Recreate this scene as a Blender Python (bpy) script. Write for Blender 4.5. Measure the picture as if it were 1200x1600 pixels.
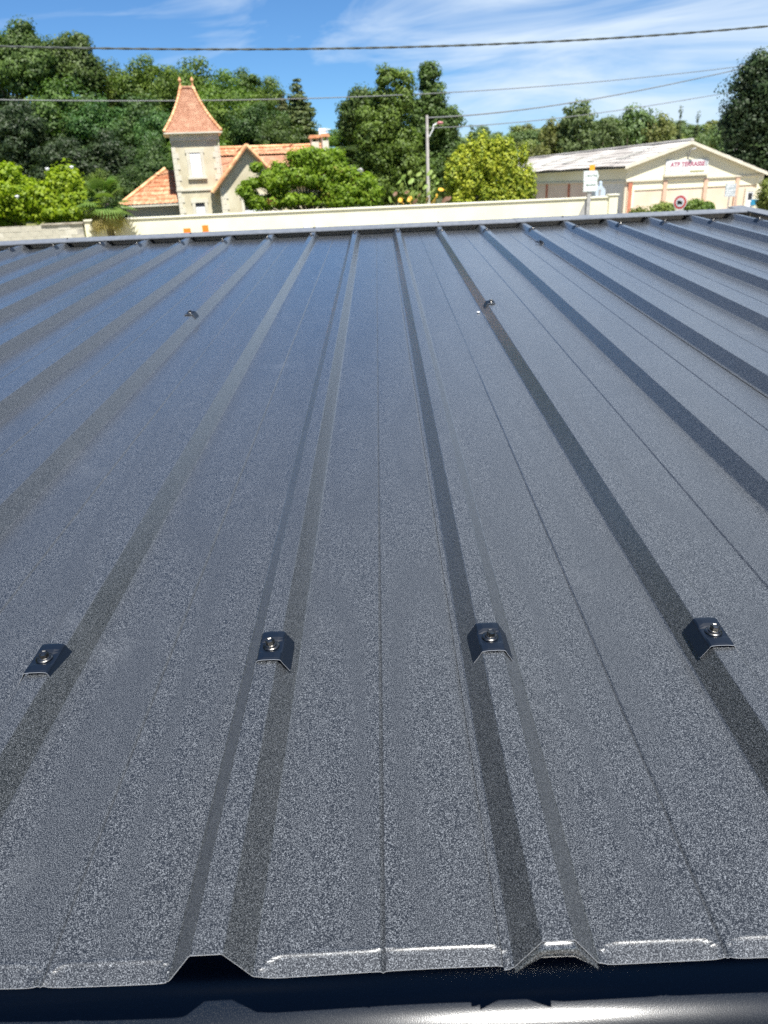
import bpy, math, random
import numpy as np
from mathutils import Vector, Matrix

for o in list(bpy.data.objects):
    bpy.data.objects.remove(o)
sc = bpy.context.scene
col = sc.collection
R = math.radians

# ------------------------------------------------------------------ camera
PITCH, ROLL, FPX = .407, .04508, 1186.6
HC = 3.2                                    # eye height above the ground
cam_d = bpy.data.cameras.new('camera')
cam = bpy.data.objects.new('camera', cam_d)
col.objects.link(cam)
sc.camera = cam
cam_d.sensor_fit = 'VERTICAL'
cam_d.sensor_height = 9.8
cam_d.sensor_width = 7.35
cam_d.lens = 9.8 * FPX / 1600
cam_d.clip_start = .05
cam_d.clip_end = 6000
cp, sp, cr, sr = math.cos(PITCH), math.sin(PITCH), math.cos(ROLL), math.sin(ROLL)
_r = Vector((1, 0, 0)); _d = Vector((0, -sp, -cp)); _f = Vector((0, cp, -sp))
im_x = cr * _r - (-sr) * _d * 1.0           # image right in world
# pixel (u,v): a = cr*u - sr*v ; b = sr*u + cr*v ; dir = a*_r + b*_d + f*_f
im_x = cr * _r + sr * _d
im_dn = -sr * _r + cr * _d
M = Matrix((im_x, -im_dn, -_f)).transposed()
cam.matrix_world = Matrix.Translation((0, 0, HC)) @ M.to_4x4()
cam_d.dof.use_dof = True
cam_d.dof.focus_distance = 1.15
cam_d.dof.aperture_fstop = cam_d.lens / 3.1  # 3.1 mm opening

def ray(x, y):
    u, v = x - 600, y - 800
    return (_r * (cr * u - sr * v) + _d * (sr * u + cr * v) + _f * FPX)

def at(x, y, D):
    """world point seen at photo pixel x,y, D metres ahead"""
    d = ray(x, y)
    return Vector((0, 0, HC)) + d * (D / d.y)

# ------------------------------------------------------------------ world, sun
SUN_EL, SUN_AZ = 65, 18                      # sun behind the camera, to the right
w = bpy.data.worlds.new('World'); sc.world = w; w.use_nodes = True
nt = w.node_tree; nt.nodes.clear()
def WN(t, **k):
    n = nt.nodes.new(t)
    for a, b in k.items(): setattr(n, a, b)
    return n
out = WN('ShaderNodeOutputWorld'); bg = WN('ShaderNodeBackground')
sky = WN('ShaderNodeTexSky', sky_type='NISHITA', sun_disc=False)
# sun vector: behind (-Y) and to the right (+X)
sv = Vector((math.sin(R(SUN_AZ)) * math.cos(R(SUN_EL)), -math.cos(R(SUN_AZ)) * math.cos(R(SUN_EL)), math.sin(R(SUN_EL))))
sky.sun_elevation = R(SUN_EL)
sky.sun_rotation = math.atan2(sv.x, sv.y)
sky.altitude = 900; sky.air_density = .95; sky.dust_density = .0; sky.ozone_density = 2.6
tc = WN('ShaderNodeTexCoord')
sep = WN('ShaderNodeSeparateXYZ'); nt.links.new(tc.outputs['Generated'], sep.inputs[0])
def wm(op, a, b=None, c=None, clamp=False):
    n = WN('ShaderNodeMath', operation=op); n.use_clamp = clamp
    for i, v in enumerate((a, b, c)):
        if v is None: continue
        if isinstance(v, (int, float)): n.inputs[i].default_value = v
        else: nt.links.new(v, n.inputs[i])
    return n.outputs[0]
# cirrus wisps drawn out along a slightly rising direction, over the whole dome
mp = WN('ShaderNodeMapping'); mp.inputs['Rotation'].default_value = (R(20), R(-13), R(8)); mp.inputs['Scale'].default_value = (2.1, 1.6, 8.5); mp.inputs['Location'].default_value = (3.35, .4, 1.15)
nt.links.new(tc.outputs['Generated'], mp.inputs[0])
n1 = WN('ShaderNodeTexNoise'); n1.inputs['Scale'].default_value = 1.5; n1.inputs['Detail'].default_value = 10; n1.inputs['Roughness'].default_value = .56; n1.inputs['Distortion'].default_value = 1.1
nt.links.new(mp.outputs[0], n1.inputs['Vector'])
mp2 = WN('ShaderNodeMapping'); mp2.inputs['Location'].default_value = (3.1, 7.7, .6); mp2.inputs['Scale'].default_value = (1, 1, 3); nt.links.new(tc.outputs['Generated'], mp2.inputs[0])
n2 = WN('ShaderNodeTexNoise'); n2.inputs['Scale'].default_value = 1.6; n2.inputs['Detail'].default_value = 2
nt.links.new(mp2.outputs[0], n2.inputs['Vector'])
dx_ = wm('DIVIDE', wm('SUBTRACT', sep.outputs[0], .38), .36)     # one broad bank of cirrus ahead and to the right
azf = wm('MULTIPLY', wm('MINIMUM', sep.outputs[1], 1.0), wm('EXPONENT', wm('MULTIPLY', wm('MULTIPLY', dx_, dx_), -1.0)))
msk = wm('ADD', wm('MULTIPLY', n2.outputs[0], .55), wm('MULTIPLY', azf, .17))
cl = wm('MULTIPLY', wm('SUBTRACT', wm('ADD', n1.outputs[0], msk), .80), 3.6, clamp=True)
cl = wm('MULTIPLY', cl, .78)
hz = wm('POWER', wm('SUBTRACT', 1.0, wm('MAXIMUM', sep.outputs[2], 0.0), clamp=True), 18.0)   # pale band near the horizon
mixc = WN('ShaderNodeMix', data_type='RGBA'); nt.links.new(cl, mixc.inputs[0])
tint = WN('ShaderNodeMix', data_type='RGBA', blend_type='MULTIPLY'); tint.inputs[0].default_value = 1
nt.links.new(sky.outputs[0], tint.inputs[6]); tint.inputs[7].default_value = (.54, .84, 1.12, 1)
nt.links.new(tint.outputs[2], mixc.inputs[6]); mixc.inputs[7].default_value = (7.2, 8.2, 9.2, 1)
nt.links.new(mixc.outputs[2], bg.inputs[0]); bg.inputs[1].default_value = .059
nt.links.new(bg.outputs[0], out.inputs[0])

sd = bpy.data.lights.new('sun', 'SUN'); sun = bpy.data.objects.new('sun', sd); col.objects.link(sun)
sd.energy = 5.0; sd.angle = R(.53); sd.color = (1, .965, .90)
sun.rotation_euler = sv.to_track_quat('Z', 'Y').to_euler()
sun.location = (0, 0, 60)
sc.view_settings.view_transform = 'Standard'; sc.view_settings.look = 'None'
sc.view_settings.exposure = 1.02; sc.view_settings.gamma = 1
sc.view_settings.use_curve_mapping = False
sc.render.engine = 'CYCLES'
sc.cycles.use_denoising = False          # the denoiser would wipe out the paint grain
sc.render.filter_size = 1.15
sc.cycles.sample_clamp_indirect = 2
sc.cycles.caustics_reflective = False
sc.cycles.caustics_refractive = False

# ------------------------------------------------------------------ helpers
def tag(o, label=None, cat=None, group=None, kind=None):
    if label: o['label'] = label
    if cat: o['category'] = cat
    if group: o['group'] = group
    if kind: o['kind'] = kind
    return o

def empty(name, loc=(0, 0, 0), rz=0., mat=None, **k):
    o = bpy.data.objects.new(name, None); col.objects.link(o)
    o.empty_display_size = .2
    if mat is not None: o.matrix_world = mat
    else: o.location = loc; o.rotation_euler = (0, 0, rz)
    return tag(o, **k)

class MB:
    def __init__(s): s.v = []; s.f = []; s.m = []
    def add(s, vs, fs, m=0):
        b = len(s.v); s.v += [tuple(p) for p in vs]
        for f in fs: s.f.append([i + b for i in f]); s.m.append(m)
        return s
    def box(s, x0, x1, y0, y1, z0, z1, m=0, bev=0.):
        vs = [(x, y, z) for z in (z0, z1) for y in (y0, y1) for x in (x0, x1)]
        return s.add(vs, [(0, 2, 3, 1), (4, 5, 7, 6), (0, 1, 5, 4), (2, 6, 7, 3), (0, 4, 6, 2), (1, 3, 7, 5)], m)
    def tube(s, pts, rs, n=8, m=0, cap=True):
        pts = [Vector(p) for p in pts]
        if isinstance(rs, (int, float)): rs = [rs] * len(pts)
        rings = []; vs = []
        up = None
        for i, p in enumerate(pts):
            d = (pts[min(i + 1, len(pts) - 1)] - pts[max(i - 1, 0)]).normalized()
            if up is None:
                up = d.orthogonal().normalized()
            a = (up - d * up.dot(d)).normalized(); b = d.cross(a); up = a
            for k in range(n):
                t = 2 * math.pi * k / n
                vs.append(p + (a * math.cos(t) + b * math.sin(t)) * rs[i])
        fs = []
        for i in range(len(pts) - 1):
            for k in range(n):
                fs.append((i * n + k, i * n + (k + 1) % n, (i + 1) * n + (k + 1) % n, (i + 1) * n + k))
        if cap:
            fs.append(list(range(n))[::-1]); fs.append([(len(pts) - 1) * n + k for k in range(n)])
        return s.add(vs, fs, m)
    def prism(s, poly, y0, y1, m=0):
        """poly of (x,z) extruded along y"""
        n = len(poly)
        vs = [(x, y0, z) for x, z in poly] + [(x, y1, z) for x, z in poly]
        fs = [list(range(n)), list(range(2 * n - 1, n - 1, -1))]
        fs += [(i, i + n, (i + 1) % n + n, (i + 1) % n) for i in range(n)]
        return s.add(vs, fs, m)
    def lathe(s, prof, n=16, c=(0, 0, 0), m=0):
        vs = []; fs = []
        for r, z in prof:
            for k in range(n):
                t = 2 * math.pi * k / n
                vs.append((c[0] + r * math.cos(t), c[1] + r * math.sin(t), c[2] + z))
        L = len(prof)
        for i in range(L - 1):
            for k in range(n):
                fs.append((i * n + k, i * n + (k + 1) % n, (i + 1) * n + (k + 1) % n, (i + 1) * n + k))
        if prof[0][0] > 0: fs.append(list(range(n))[::-1])
        if prof[-1][0] > 0: fs.append([(L - 1) * n + k for k in range(n)])
        return s.add(vs, fs, m)
    def mesh(s, name, mats, smooth=False):
        me = bpy.data.meshes.new(name); me.from_pydata(s.v, [], s.f)
        if not isinstance(mats, (list, tuple)): mats = [mats]
        for mm in mats: me.materials.append(mm)
        me.polygons.foreach_set('material_index', s.m)
        if smooth: me.polygons.foreach_set('use_smooth', [True] * len(s.f))
        me.update()
        return me
    def build(s, name, mats, parent=None, smooth=False, **k):
        return link(name, s.mesh(name, mats, smooth), parent, **k)

def link(name, me, parent=None, loc=(0, 0, 0), rot=(0, 0, 0), **k):
    o = bpy.data.objects.new(name, me); col.objects.link(o)
    if parent is not None: o.parent = parent
    o.location = loc; o.rotation_euler = rot
    return tag(o, **k)

def copy_tree(o, parent=None):
    c = o.copy(); col.objects.link(c); c.parent = parent
    for ch in [x for x in bpy.data.objects if x.parent == o]:
        copy_tree(ch, c)
    return c

# ---- materials
def mat(name, color=(.5, .5, .5), rough=.7, spec=.4, metal=0.):
    m = bpy.data.materials.new(name); m.use_nodes = True
    b = m.node_tree.nodes['Principled BSDF']
    b.inputs['Base Color'].default_value = (*color, 1); b.inputs['Roughness'].default_value = rough
    b.inputs['Specular IOR Level'].default_value = spec; b.inputs['Metallic'].default_value = metal
    return m

def nodes(m):
    t = m.node_tree
    return t, t.nodes['Principled BSDF']

def noisy(name, c1, c2, scale, rough=.8, detail=5, bump=.0, bscale=None, stretch=(1, 1, 1), spec=.3, contrast=(.35, .65), dist=.02, metal=0.):
    m = mat(name, c1, rough, spec, metal); t, b = nodes(m)
    tcn = t.nodes.new('ShaderNodeTexCoord'); mpn = t.nodes.new('ShaderNodeMapping'); mpn.inputs['Scale'].default_value = stretch
    t.links.new(tcn.outputs['Object'], mpn.inputs[0])
    n = t.nodes.new('ShaderNodeTexNoise'); n.inputs['Scale'].default_value = scale; n.inputs['Detail'].default_value = detail
    t.links.new(mpn.outputs[0], n.inputs['Vector'])
    r = t.nodes.new('ShaderNodeValToRGB'); r.color_ramp.elements[0].position, r.color_ramp.elements[1].position = contrast
    r.color_ramp.elements[0].color = (*c1, 1); r.color_ramp.elements[1].color = (*c2, 1)
    t.links.new(n.outputs[0], r.inputs[0]); t.links.new(r.outputs[0], b.inputs['Base Color'])
    if bump:
        n2 = t.nodes.new('ShaderNodeTexNoise'); n2.inputs['Scale'].default_value = bscale or scale * 4; n2.inputs['Detail'].default_value = 3
        t.links.new(mpn.outputs[0], n2.inputs['Vector'])
        bp = t.nodes.new('ShaderNodeBump'); bp.inputs['Strength'].default_value = bump; bp.inputs['Distance'].default_value = dist
        t.links.new(n2.outputs[0], bp.inputs['Height']); t.links.new(bp.outputs[0], b.inputs['Normal'])
    return m

def leaf_mat(name, ca, cb, trans=.35, rough=.55, dead=None):
    m = mat(name, ca, rough, .35); t, b = nodes(m)
    at_ = t.nodes.new('ShaderNodeAttribute'); at_.attribute_name = 'rnd'
    oi = t.nodes.new('ShaderNodeObjectInfo')
    r = t.nodes.new('ShaderNodeValToRGB'); r.color_ramp.elements[0].color = (*ca, 1); r.color_ramp.elements[1].color = (*cb, 1)
    r.color_ramp.elements[0].position = .1; r.color_ramp.elements[1].position = .9
    if dead:
        r.color_ramp.elements[1].position = .86
        e = r.color_ramp.elements.new(.97); e.color = (*dead, 1)
    t.links.new(at_.outputs['Fac'], r.inputs[0])
    hs = t.nodes.new('ShaderNodeHueSaturation')
    ma = t.nodes.new('ShaderNodeMath'); ma.operation = 'MULTIPLY_ADD'; ma.inputs[1].default_value = .028; ma.inputs[2].default_value = .480
    t.links.new(oi.outputs['Random'], ma.inputs[0]); t.links.new(ma.outputs[0], hs.inputs['Hue'])
    mb = t.nodes.new('ShaderNodeMath'); mb.operation = 'MULTIPLY_ADD'; mb.inputs[1].default_value = .4; mb.inputs[2].default_value = .8
    t.links.new(oi.outputs['Random'], mb.inputs[0]); t.links.new(mb.outputs[0], hs.inputs['Value'])
    t.links.new(r.outputs[0], hs.inputs['Color']); t.links.new(hs.outputs[0], b.inputs['Base Color'])
    tr = t.nodes.new('ShaderNodeBsdfTranslucent')
    br = t.nodes.new('ShaderNodeMix'); br.data_type = 'RGBA'; br.blend_type = 'MULTIPLY'; br.inputs[0].default_value = 1
    t.links.new(hs.outputs[0], br.inputs[6]); br.inputs[7].default_value = (1.3, 1.5, .6, 1)
    t.links.new(br.outputs[2], tr.inputs['Color'])
    mx = t.nodes.new('ShaderNodeMixShader'); mx.inputs[0].default_value = trans
    t.links.new(b.outputs[0], mx.inputs[1]); t.links.new(tr.outputs[0], mx.inputs[2])
    t.links.new(mx.outputs[0], t.nodes['Material Output'].inputs[0])
    return m

def sheet_material(name, base, grain=1.0, rough=.42, dust=True, spec=.5, metal=0., coat=False, glint=(.265, .282, .30, 1)):
    """anthracite powder coat with a coarse crinkle grain"""
    m = mat(name, base, rough, spec, metal); t, b = nodes(m)
    tcn = t.nodes.new('ShaderNodeTexCoord'); oi = t.nodes.new('ShaderNodeObjectInfo')
    add = t.nodes.new('ShaderNodeVectorMath'); add.operation = 'ADD'
    t.links.new(tcn.outputs['Object'], add.inputs[0]); t.links.new(oi.outputs['Location'], add.inputs[1])
    P = add.outputs[0]
    g = t.nodes.new('ShaderNodeTexNoise'); g.inputs['Scale'].default_value = 780; g.inputs['Detail'].default_value = 1.5; g.inputs['Roughness'].default_value = .65
    t.links.new(P, g.inputs['Vector'])
    bp = t.nodes.new('ShaderNodeBump'); bp.inputs['Strength'].default_value = 1.; bp.inputs['Distance'].default_value = .00055 * grain
    t.links.new(g.outputs[0], bp.inputs['Height'])
    lo = t.nodes.new('ShaderNodeTexNoise'); lo.inputs['Scale'].default_value = 2.2; lo.inputs['Detail'].default_value = 3
    t.links.new(P, lo.inputs['Vector'])
    bp2 = t.nodes.new('ShaderNodeBump'); bp2.inputs['Strength'].default_value = .35; bp2.inputs['Distance'].default_value = .004
    t.links.new(lo.outputs[0], bp2.inputs['Height']); t.links.new(bp.outputs[0], bp2.inputs['Normal'])
    t.links.new(bp2.outputs[0], b.inputs['Normal'])
    if coat:      # clear top coat that mirrors the sky at a low angle
        b.inputs['Coat Weight'].default_value = 1.0; b.inputs['Coat Roughness'].default_value = .2; b.inputs['Coat IOR'].default_value = 1.5
        cb = t.nodes.new('ShaderNodeBump'); cb.inputs['Strength'].default_value = .35; cb.inputs['Distance'].default_value = .004
        t.links.new(lo.outputs[0], cb.inputs['Height']); gb = t.nodes.new('ShaderNodeBump'); gb.inputs['Strength'].default_value = 1; gb.inputs['Distance'].default_value = .00010
        t.links.new(g.outputs[0], gb.inputs['Height']); t.links.new(cb.outputs[0], gb.inputs['Normal']); t.links.new(gb.outputs[0], b.inputs['Coat Normal'])
    # sun glints on the grain, put into the colour as pale part-metal specks
    f = t.nodes.new('ShaderNodeTexNoise'); f.inputs['Scale'].default_value = 1080; f.inputs['Detail'].default_value = 1.2
    f.inputs['Roughness'].default_value = .7
    t.links.new(P, f.inputs['Vector'])
    mk = t.nodes.new('ShaderNodeMapRange'); mk.inputs['From Min'].default_value = .545; mk.inputs['From Max'].default_value = .63
    t.links.new(f.outputs[0], mk.inputs['Value'])
    r = t.nodes.new('ShaderNodeMix'); r.data_type = 'RGBA'
    t.links.new(mk.outputs[0], r.inputs[0]); r.inputs[6].default_value = (*base, 1); r.inputs[7].default_value = glint
    mh = t.nodes.new('ShaderNodeMath'); mh.operation = 'MULTIPLY'; mh.inputs[1].default_value = .35
    t.links.new(mk.outputs[0], mh.inputs[0]); t.links.new(mh.outputs[0], b.inputs['Metallic'])
    colr = r.outputs[2]
    if dust:
        d1 = t.nodes.new('ShaderNodeTexNoise'); d1.inputs['Scale'].default_value = 3.2; d1.inputs['Detail'].default_value = 6; d1.inputs['Roughness'].default_value = .7
        t.links.new(P, d1.inputs['Vector'])
        dr = t.nodes.new('ShaderNodeValToRGB'); dr.color_ramp.elements[0].position = .60; dr.color_ramp.elements[1].position = .82
        dr.color_ramp.elements[1].color = (.28, .28, .28, 1)
        t.links.new(d1.outputs[0], dr.inputs[0])
        mx = t.nodes.new('ShaderNodeMix'); mx.data_type = 'RGBA'
        t.links.new(dr.outputs[0], mx.inputs[0]); t.links.new(colr, mx.inputs[6]); mx.inputs[7].default_value = (.17, .18, .19, 1)
        colr = mx.outputs[2]
    t.links.new(colr, b.inputs['Base Color'])
    return m

M_sheet = sheet_material('anthracite_sheet', (.0075, .0095, .0125), .12, .47, spec=.3, coat=True)
M_gutter = sheet_material('anthracite_gutter', (.004, .007, .013), .07, .17, False, spec=.3, glint=(.03, .034, .04, 1))
M_clip = mat('blue_black_clip', (.003, .0065, .014), .40, .4)
M_screw = noisy('zinc_screw', (.09, .088, .085), (.20, .195, .185), 300, .3, metal=1.)
M_rubber = mat('black_rubber', (.02, .02, .02), .7)
M_edge = mat('galvanised_edge', (.42, .43, .45), .5, .4, .0)
M_flash = noisy('grey_flashing', (.12, .13, .145), (.17, .18, .195), 30, .38, spec=.6)
M_cream = noisy('cream_render', (.74, .70, .52), (.80, .765, .60), .9, .9, bump=.3, bscale=60, dist=.004)
M_cream2 = noisy('cream_coping', (.78, .76, .62), (.84, .82, .70), 1.3, .85)
M_block = noisy('concrete_block', (.40, .38, .31), (.60, .57, .47), 2.2, .95, bump=.5, bscale=60, dist=.004)
M_block2 = noisy('concrete_block_pale', (.50, .48, .40), (.66, .63, .54), 3.1, .95, bump=.5, bscale=60, dist=.004)
M_mortar = noisy('mortar', (.30, .29, .25), (.42, .40, .35), 5, .95)
M_coping_old = noisy('weathered_coping', (.26, .23, .18), (.50, .46, .38), 3, .95)
M_stone = noisy('tower_render', (.50, .445, .31), (.62, .57, .425), 1.2, .95, bump=.15, bscale=12, dist=.008)
M_trim = noisy('pale_stone_trim', (.58, .545, .44), (.68, .64, .53), 2, .9)
M_white = mat('white_paint', (.80, .82, .84), .5)
M_darkin = mat('dark_interior', (.03, .03, .035), .4)
def tile_mat(name, a, b_, c):
    m = mat(name, a, .85, .2); t, b = nodes(m)
    tcn = t.nodes.new('ShaderNodeTexCoord')
    n = t.nodes.new('ShaderNodeTexNoise'); n.inputs['Scale'].default_value = 1.7; n.inputs['Detail'].default_value = 6; n.inputs['Roughness'].default_value = .75
    t.links.new(tcn.outputs['Object'], n.inputs['Vector'])
    v = t.nodes.new('ShaderNodeTexVoronoi'); v.inputs['Scale'].default_value = 4.5; t.links.new(tcn.outputs['Object'], v.inputs['Vector'])
    sx = t.nodes.new('ShaderNodeSeparateColor'); t.links.new(v.outputs['Color'], sx.inputs[0])
    ad = t.nodes.new('ShaderNodeMath'); ad.operation = 'MULTIPLY_ADD'; ad.inputs[1].default_value = .35; t.links.new(sx.outputs[0], ad.inputs[0]); t.links.new(n.outputs[0], ad.inputs[2])
    r = t.nodes.new('ShaderNodeValToRGB'); e = r.color_ramp.elements
    e[0].position = .45; e[0].color = (*a, 1); e[1].position = .72; e[1].color = (*b_, 1); k = e.new(.9); k.color = (*c, 1)
    t.links.new(ad.outputs[0], r.inputs[0]); t.links.new(r.outputs[0], b.inputs['Base Color'])
    return m
M_tile_o = tile_mat('orange_canal_tile', (.40, .165, .085), (.50, .255, .145), (.56, .38, .24))
M_tile_p = tile_mat('pink_flat_tile', (.34, .165, .10), (.42, .22, .14), (.48, .28, .18))
M_tile_hip = tile_mat('hip_tile', (.55, .24, .12), (.68, .38, .20), (.74, .52, .28))
M_eaveshade = mat('grey_eave_shade', (.36, .34, .30), .8)  # grey with the eave shade painted in, for wing wall and barge boards
M_fibre = noisy('fibre_cement_roof', (.30, .28, .26), (.47, .45, .42), .5, .9, stretch=(1, .35, 1), contrast=(.4, .62))
M_shed_cream = noisy('shed_cream_cladding', (.76, .71, .52), (.82, .78, .60), .4, .85)
M_shed_peach = noisy('shed_peach_render', (.62, .51, .39), (.70, .60, .48), .7, .9)
M_shed_brown = noisy('shed_brown_infill', (.64, .51, .42), (.72, .60, .50), .6, .9)
M_shed_grey = noisy('shed_grey_infill', (.60, .60, .56), (.68, .68, .64), .6, .9)
M_red = noisy('red_brown_post', (.42, .15, .09), (.52, .22, .14), 2, .8)
M_redpost2 = noisy('faded_red_post', (.56, .38, .28), (.62, .43, .32), 2, .8)
M_gal = noisy('galvanised_steel', (.34, .34, .33), (.46, .46, .45), 8, .5, metal=.3)
M_concrete_pole = noisy('concrete_pole', (.42, .39, .36), (.56, .53, .50), 5, .9)
M_cable = mat('black_cable', (.05, .06, .055), .7)
M_cable2 = mat('grey_cable', (.16, .17, .17), .7)
M_orange = mat('orange_plastic', (.85, .20, .02), .5)
M_orange2 = mat('orange_sign_board', (.90, .36, .03), .5)
M_signgreen = mat('sign_green_line', (.25, .42, .33), .5)
M_text = mat('sign_dark_lettering', (.12, .20, .15), .6)
M_textred = mat('banner_red_lettering', (.34, .05, .12), .6)
M_textgrey = mat('banner_grey_lettering', (.40, .43, .45), .6)
M_banner = noisy('banner_white', (.60, .62, .62), (.76, .76, .75), 3.5, .7)
M_signred = mat('sign_red', (.68, .10, .09), .45)
M_black = mat('sign_black', (.02, .02, .02), .5)
M_noticegrey = noisy('notice_board_print', (.30, .34, .36), (.55, .60, .62), 9, .6)
M_teal = mat('teal_board', (.02, .22, .38), .5)
M_bluegrey = mat('pale_blue_sheet_metal', (.46, .54, .62), .45)
M_bark = noisy('bark', (.07, .055, .04), (.15, .12, .09), 6, .95, bump=.5, bscale=30, dist=.02)
M_grass = noisy('grass_ground', (.07, .10, .025), (.16, .16, .06), .35, .95, bump=.6, bscale=8, dist=.05)
M_forestfloor = noisy('forest_floor', (.03, .045, .015), (.06, .07, .03), .3, .95)
M_asphalt = noisy('asphalt', (.045, .045, .047), (.07, .07, .07), 3, .9, bump=.4, bscale=80, dist=.01)
M_gravel = noisy('yard_gravel', (.30, .27, .22), (.42, .38, .31), 2, .95, bump=.5, bscale=40, dist=.02)
M_roadpaint = mat('road_white_paint', (.75, .75, .72), .7)
M_lamp_pink = mat('pink_red_lamp_housing', (.45, .16, .18), .5)

L_forest = leaf_mat('forest_leaf', (.036, .072, .014), (.11, .175, .034), .3)
L_forest2 = leaf_mat('forest_leaf_warm', (.050, .095, .012), (.15, .225, .032), .3)
L_blue = leaf_mat('blue_green_leaf', (.028, .070, .018), (.090, .165, .038), .25)
L_dark = leaf_mat('dark_leaf', (.018, .034, .012), (.045, .075, .022), .2)
L_hill = leaf_mat('hill_leaf', (.085, .135, .045), (.15, .215, .075), .3)
L_hillyel = leaf_mat('hill_leaf_yellowish', (.13, .165, .04), (.21, .235, .07), .3)
L_lime = leaf_mat('lime_green_leaf', (.13, .26, .010), (.36, .52, .02), .42)
L_maple = leaf_mat('maple_leaf', (.10, .23, .012), (.26, .44, .03), .42, dead=(.36, .15, .06))
L_gold = leaf_mat('gold_cypress_leaf', (.145, .235, .02), (.49, .53, .045), .3)
L_big = leaf_mat('pale_big_leaf', (.20, .28, .06), (.46, .52, .20), .3, dead=(.60, .34, .06))
L_dry = leaf_mat('dry_brown_leaf', (.20, .12, .06), (.55, .38, .20), .2)
L_palm = leaf_mat('palm_green_leaf', (.12, .20, .04), (.34, .42, .12), .3)
L_palmdry = leaf_mat('palm_dry_leaf', (.35, .30, .10), (.62, .55, .34), .3)
L_shrub = leaf_mat('shrub_leaf', (.08, .12, .02), (.20, .24, .05), .3)
L_conifer = leaf_mat('conifer_needles', (.050, .075, .022), (.13, .155, .05), .2)

# ------------------------------------------------------------------ terrain
def sstep(a, b, x):
    t = np.clip((x - a) / (b - a), 0, 1); return t * t * (3 - 2 * t)
def T(X, Y):
    left = sstep(58, 120, Y) * (1 - sstep(-8, 12, X)) * 8.5
    far = sstep(120, 300, Y) * 9 + sstep(300, 700, Y) * 6
    return left * (1 - sstep(120, 200, Y)) + far
def Tz(X, Y): return float(T(np.array(float(X)), np.array(float(Y))))

def grid_terrain():
    ys = np.concatenate([np.linspace(-400, -20, 8), np.linspace(0, 320, 81), np.linspace(360, 4500, 22)])
    xs = np.concatenate([np.linspace(-4000, -220, 12), np.linspace(-200, 200, 81), np.linspace(220, 4000, 12)])
    X, Y = np.meshgrid(xs, ys); Z = T(X, Y)
    Z = Z + (np.sin(X * .21) * np.cos(Y * .17) * .25) * (Y > 75) * ((X < 0) | (Y > 122))
    v = np.stack([X.ravel(), Y.ravel(), Z.ravel()], 1)
    nx = len(xs); fs = []; mi = []
    for j in range(len(ys) - 1):
        for i in range(nx - 1):
            fs.append((j * nx + i, j * nx + i + 1, (j + 1) * nx + i + 1, (j + 1) * nx + i))
            mi.append(1 if (ys[j] > 75 and not (xs[i] > 0 and ys[j] < 120)) else 0)
    me = bpy.data.meshes.new('ground'); me.from_pydata(v.tolist(), [], fs)
    me.materials.append(M_grass); me.materials.append(M_forestfloor)
    me.polygons.foreach_set('material_index', mi); me.polygons.foreach_set('use_smooth', [True] * len(fs))
    return link('ground', me, kind='structure')
grid_terrain()
# yard this side of the boundary wall, road beyond it with kerb and line, shed forecourt
MB().box(-40, 40, -12, 31.5, -.3, .004).build('yard', M_gravel, kind='structure')
MB().box(-120, 120, 35.4, 41.4, -.3, .008).build('road', M_asphalt, kind='structure')
MB().box(-120, 120, 41.4, 41.6, -.3, .13).build('kerb', M_block2, kind='structure')
MB().box(-120, 120, 41.6, 43.2, -.3, .12).build('pavement', M_gravel, kind='structure')
mb = MB()
for i in range(-20, 21): mb.box(i * 6, i * 6 + 3, 38.35, 38.47, .009, .014)
mb.build('road_centre_line', M_roadpaint, kind='structure')
MB().box(2, 46, 43.2, 116, -.3, .012).build('forecourt', M_gravel, kind='structure')  # left part added so pale gravel bounces light onto the shed's side wall

# ------------------------------------------------------------------ the metal roof
W, H = .333, .037
YAW, SL, HH, OFF = -.0102, .0562641, .6866, -.1923
Lx = Vector((math.cos(YAW), math.sin(YAW), 0))
Rx = Vector((-math.sin(YAW) * math.cos(SL), math.cos(YAW) * math.cos(SL), math.sin(SL)))
Nx = Lx.cross(Rx)
O = Vector((0, 0, HC)) + Lx * OFF - Nx * HH
roofM = Matrix((Lx, Rx, Nx)).transposed().to_4x4(); roofM.translation = O
roof = empty('metal_roof', mat=roofM, label='low dark grey ribbed sheet metal roof filling the foreground', cat='roof')
T0, T1 = .458, 6.50

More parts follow.
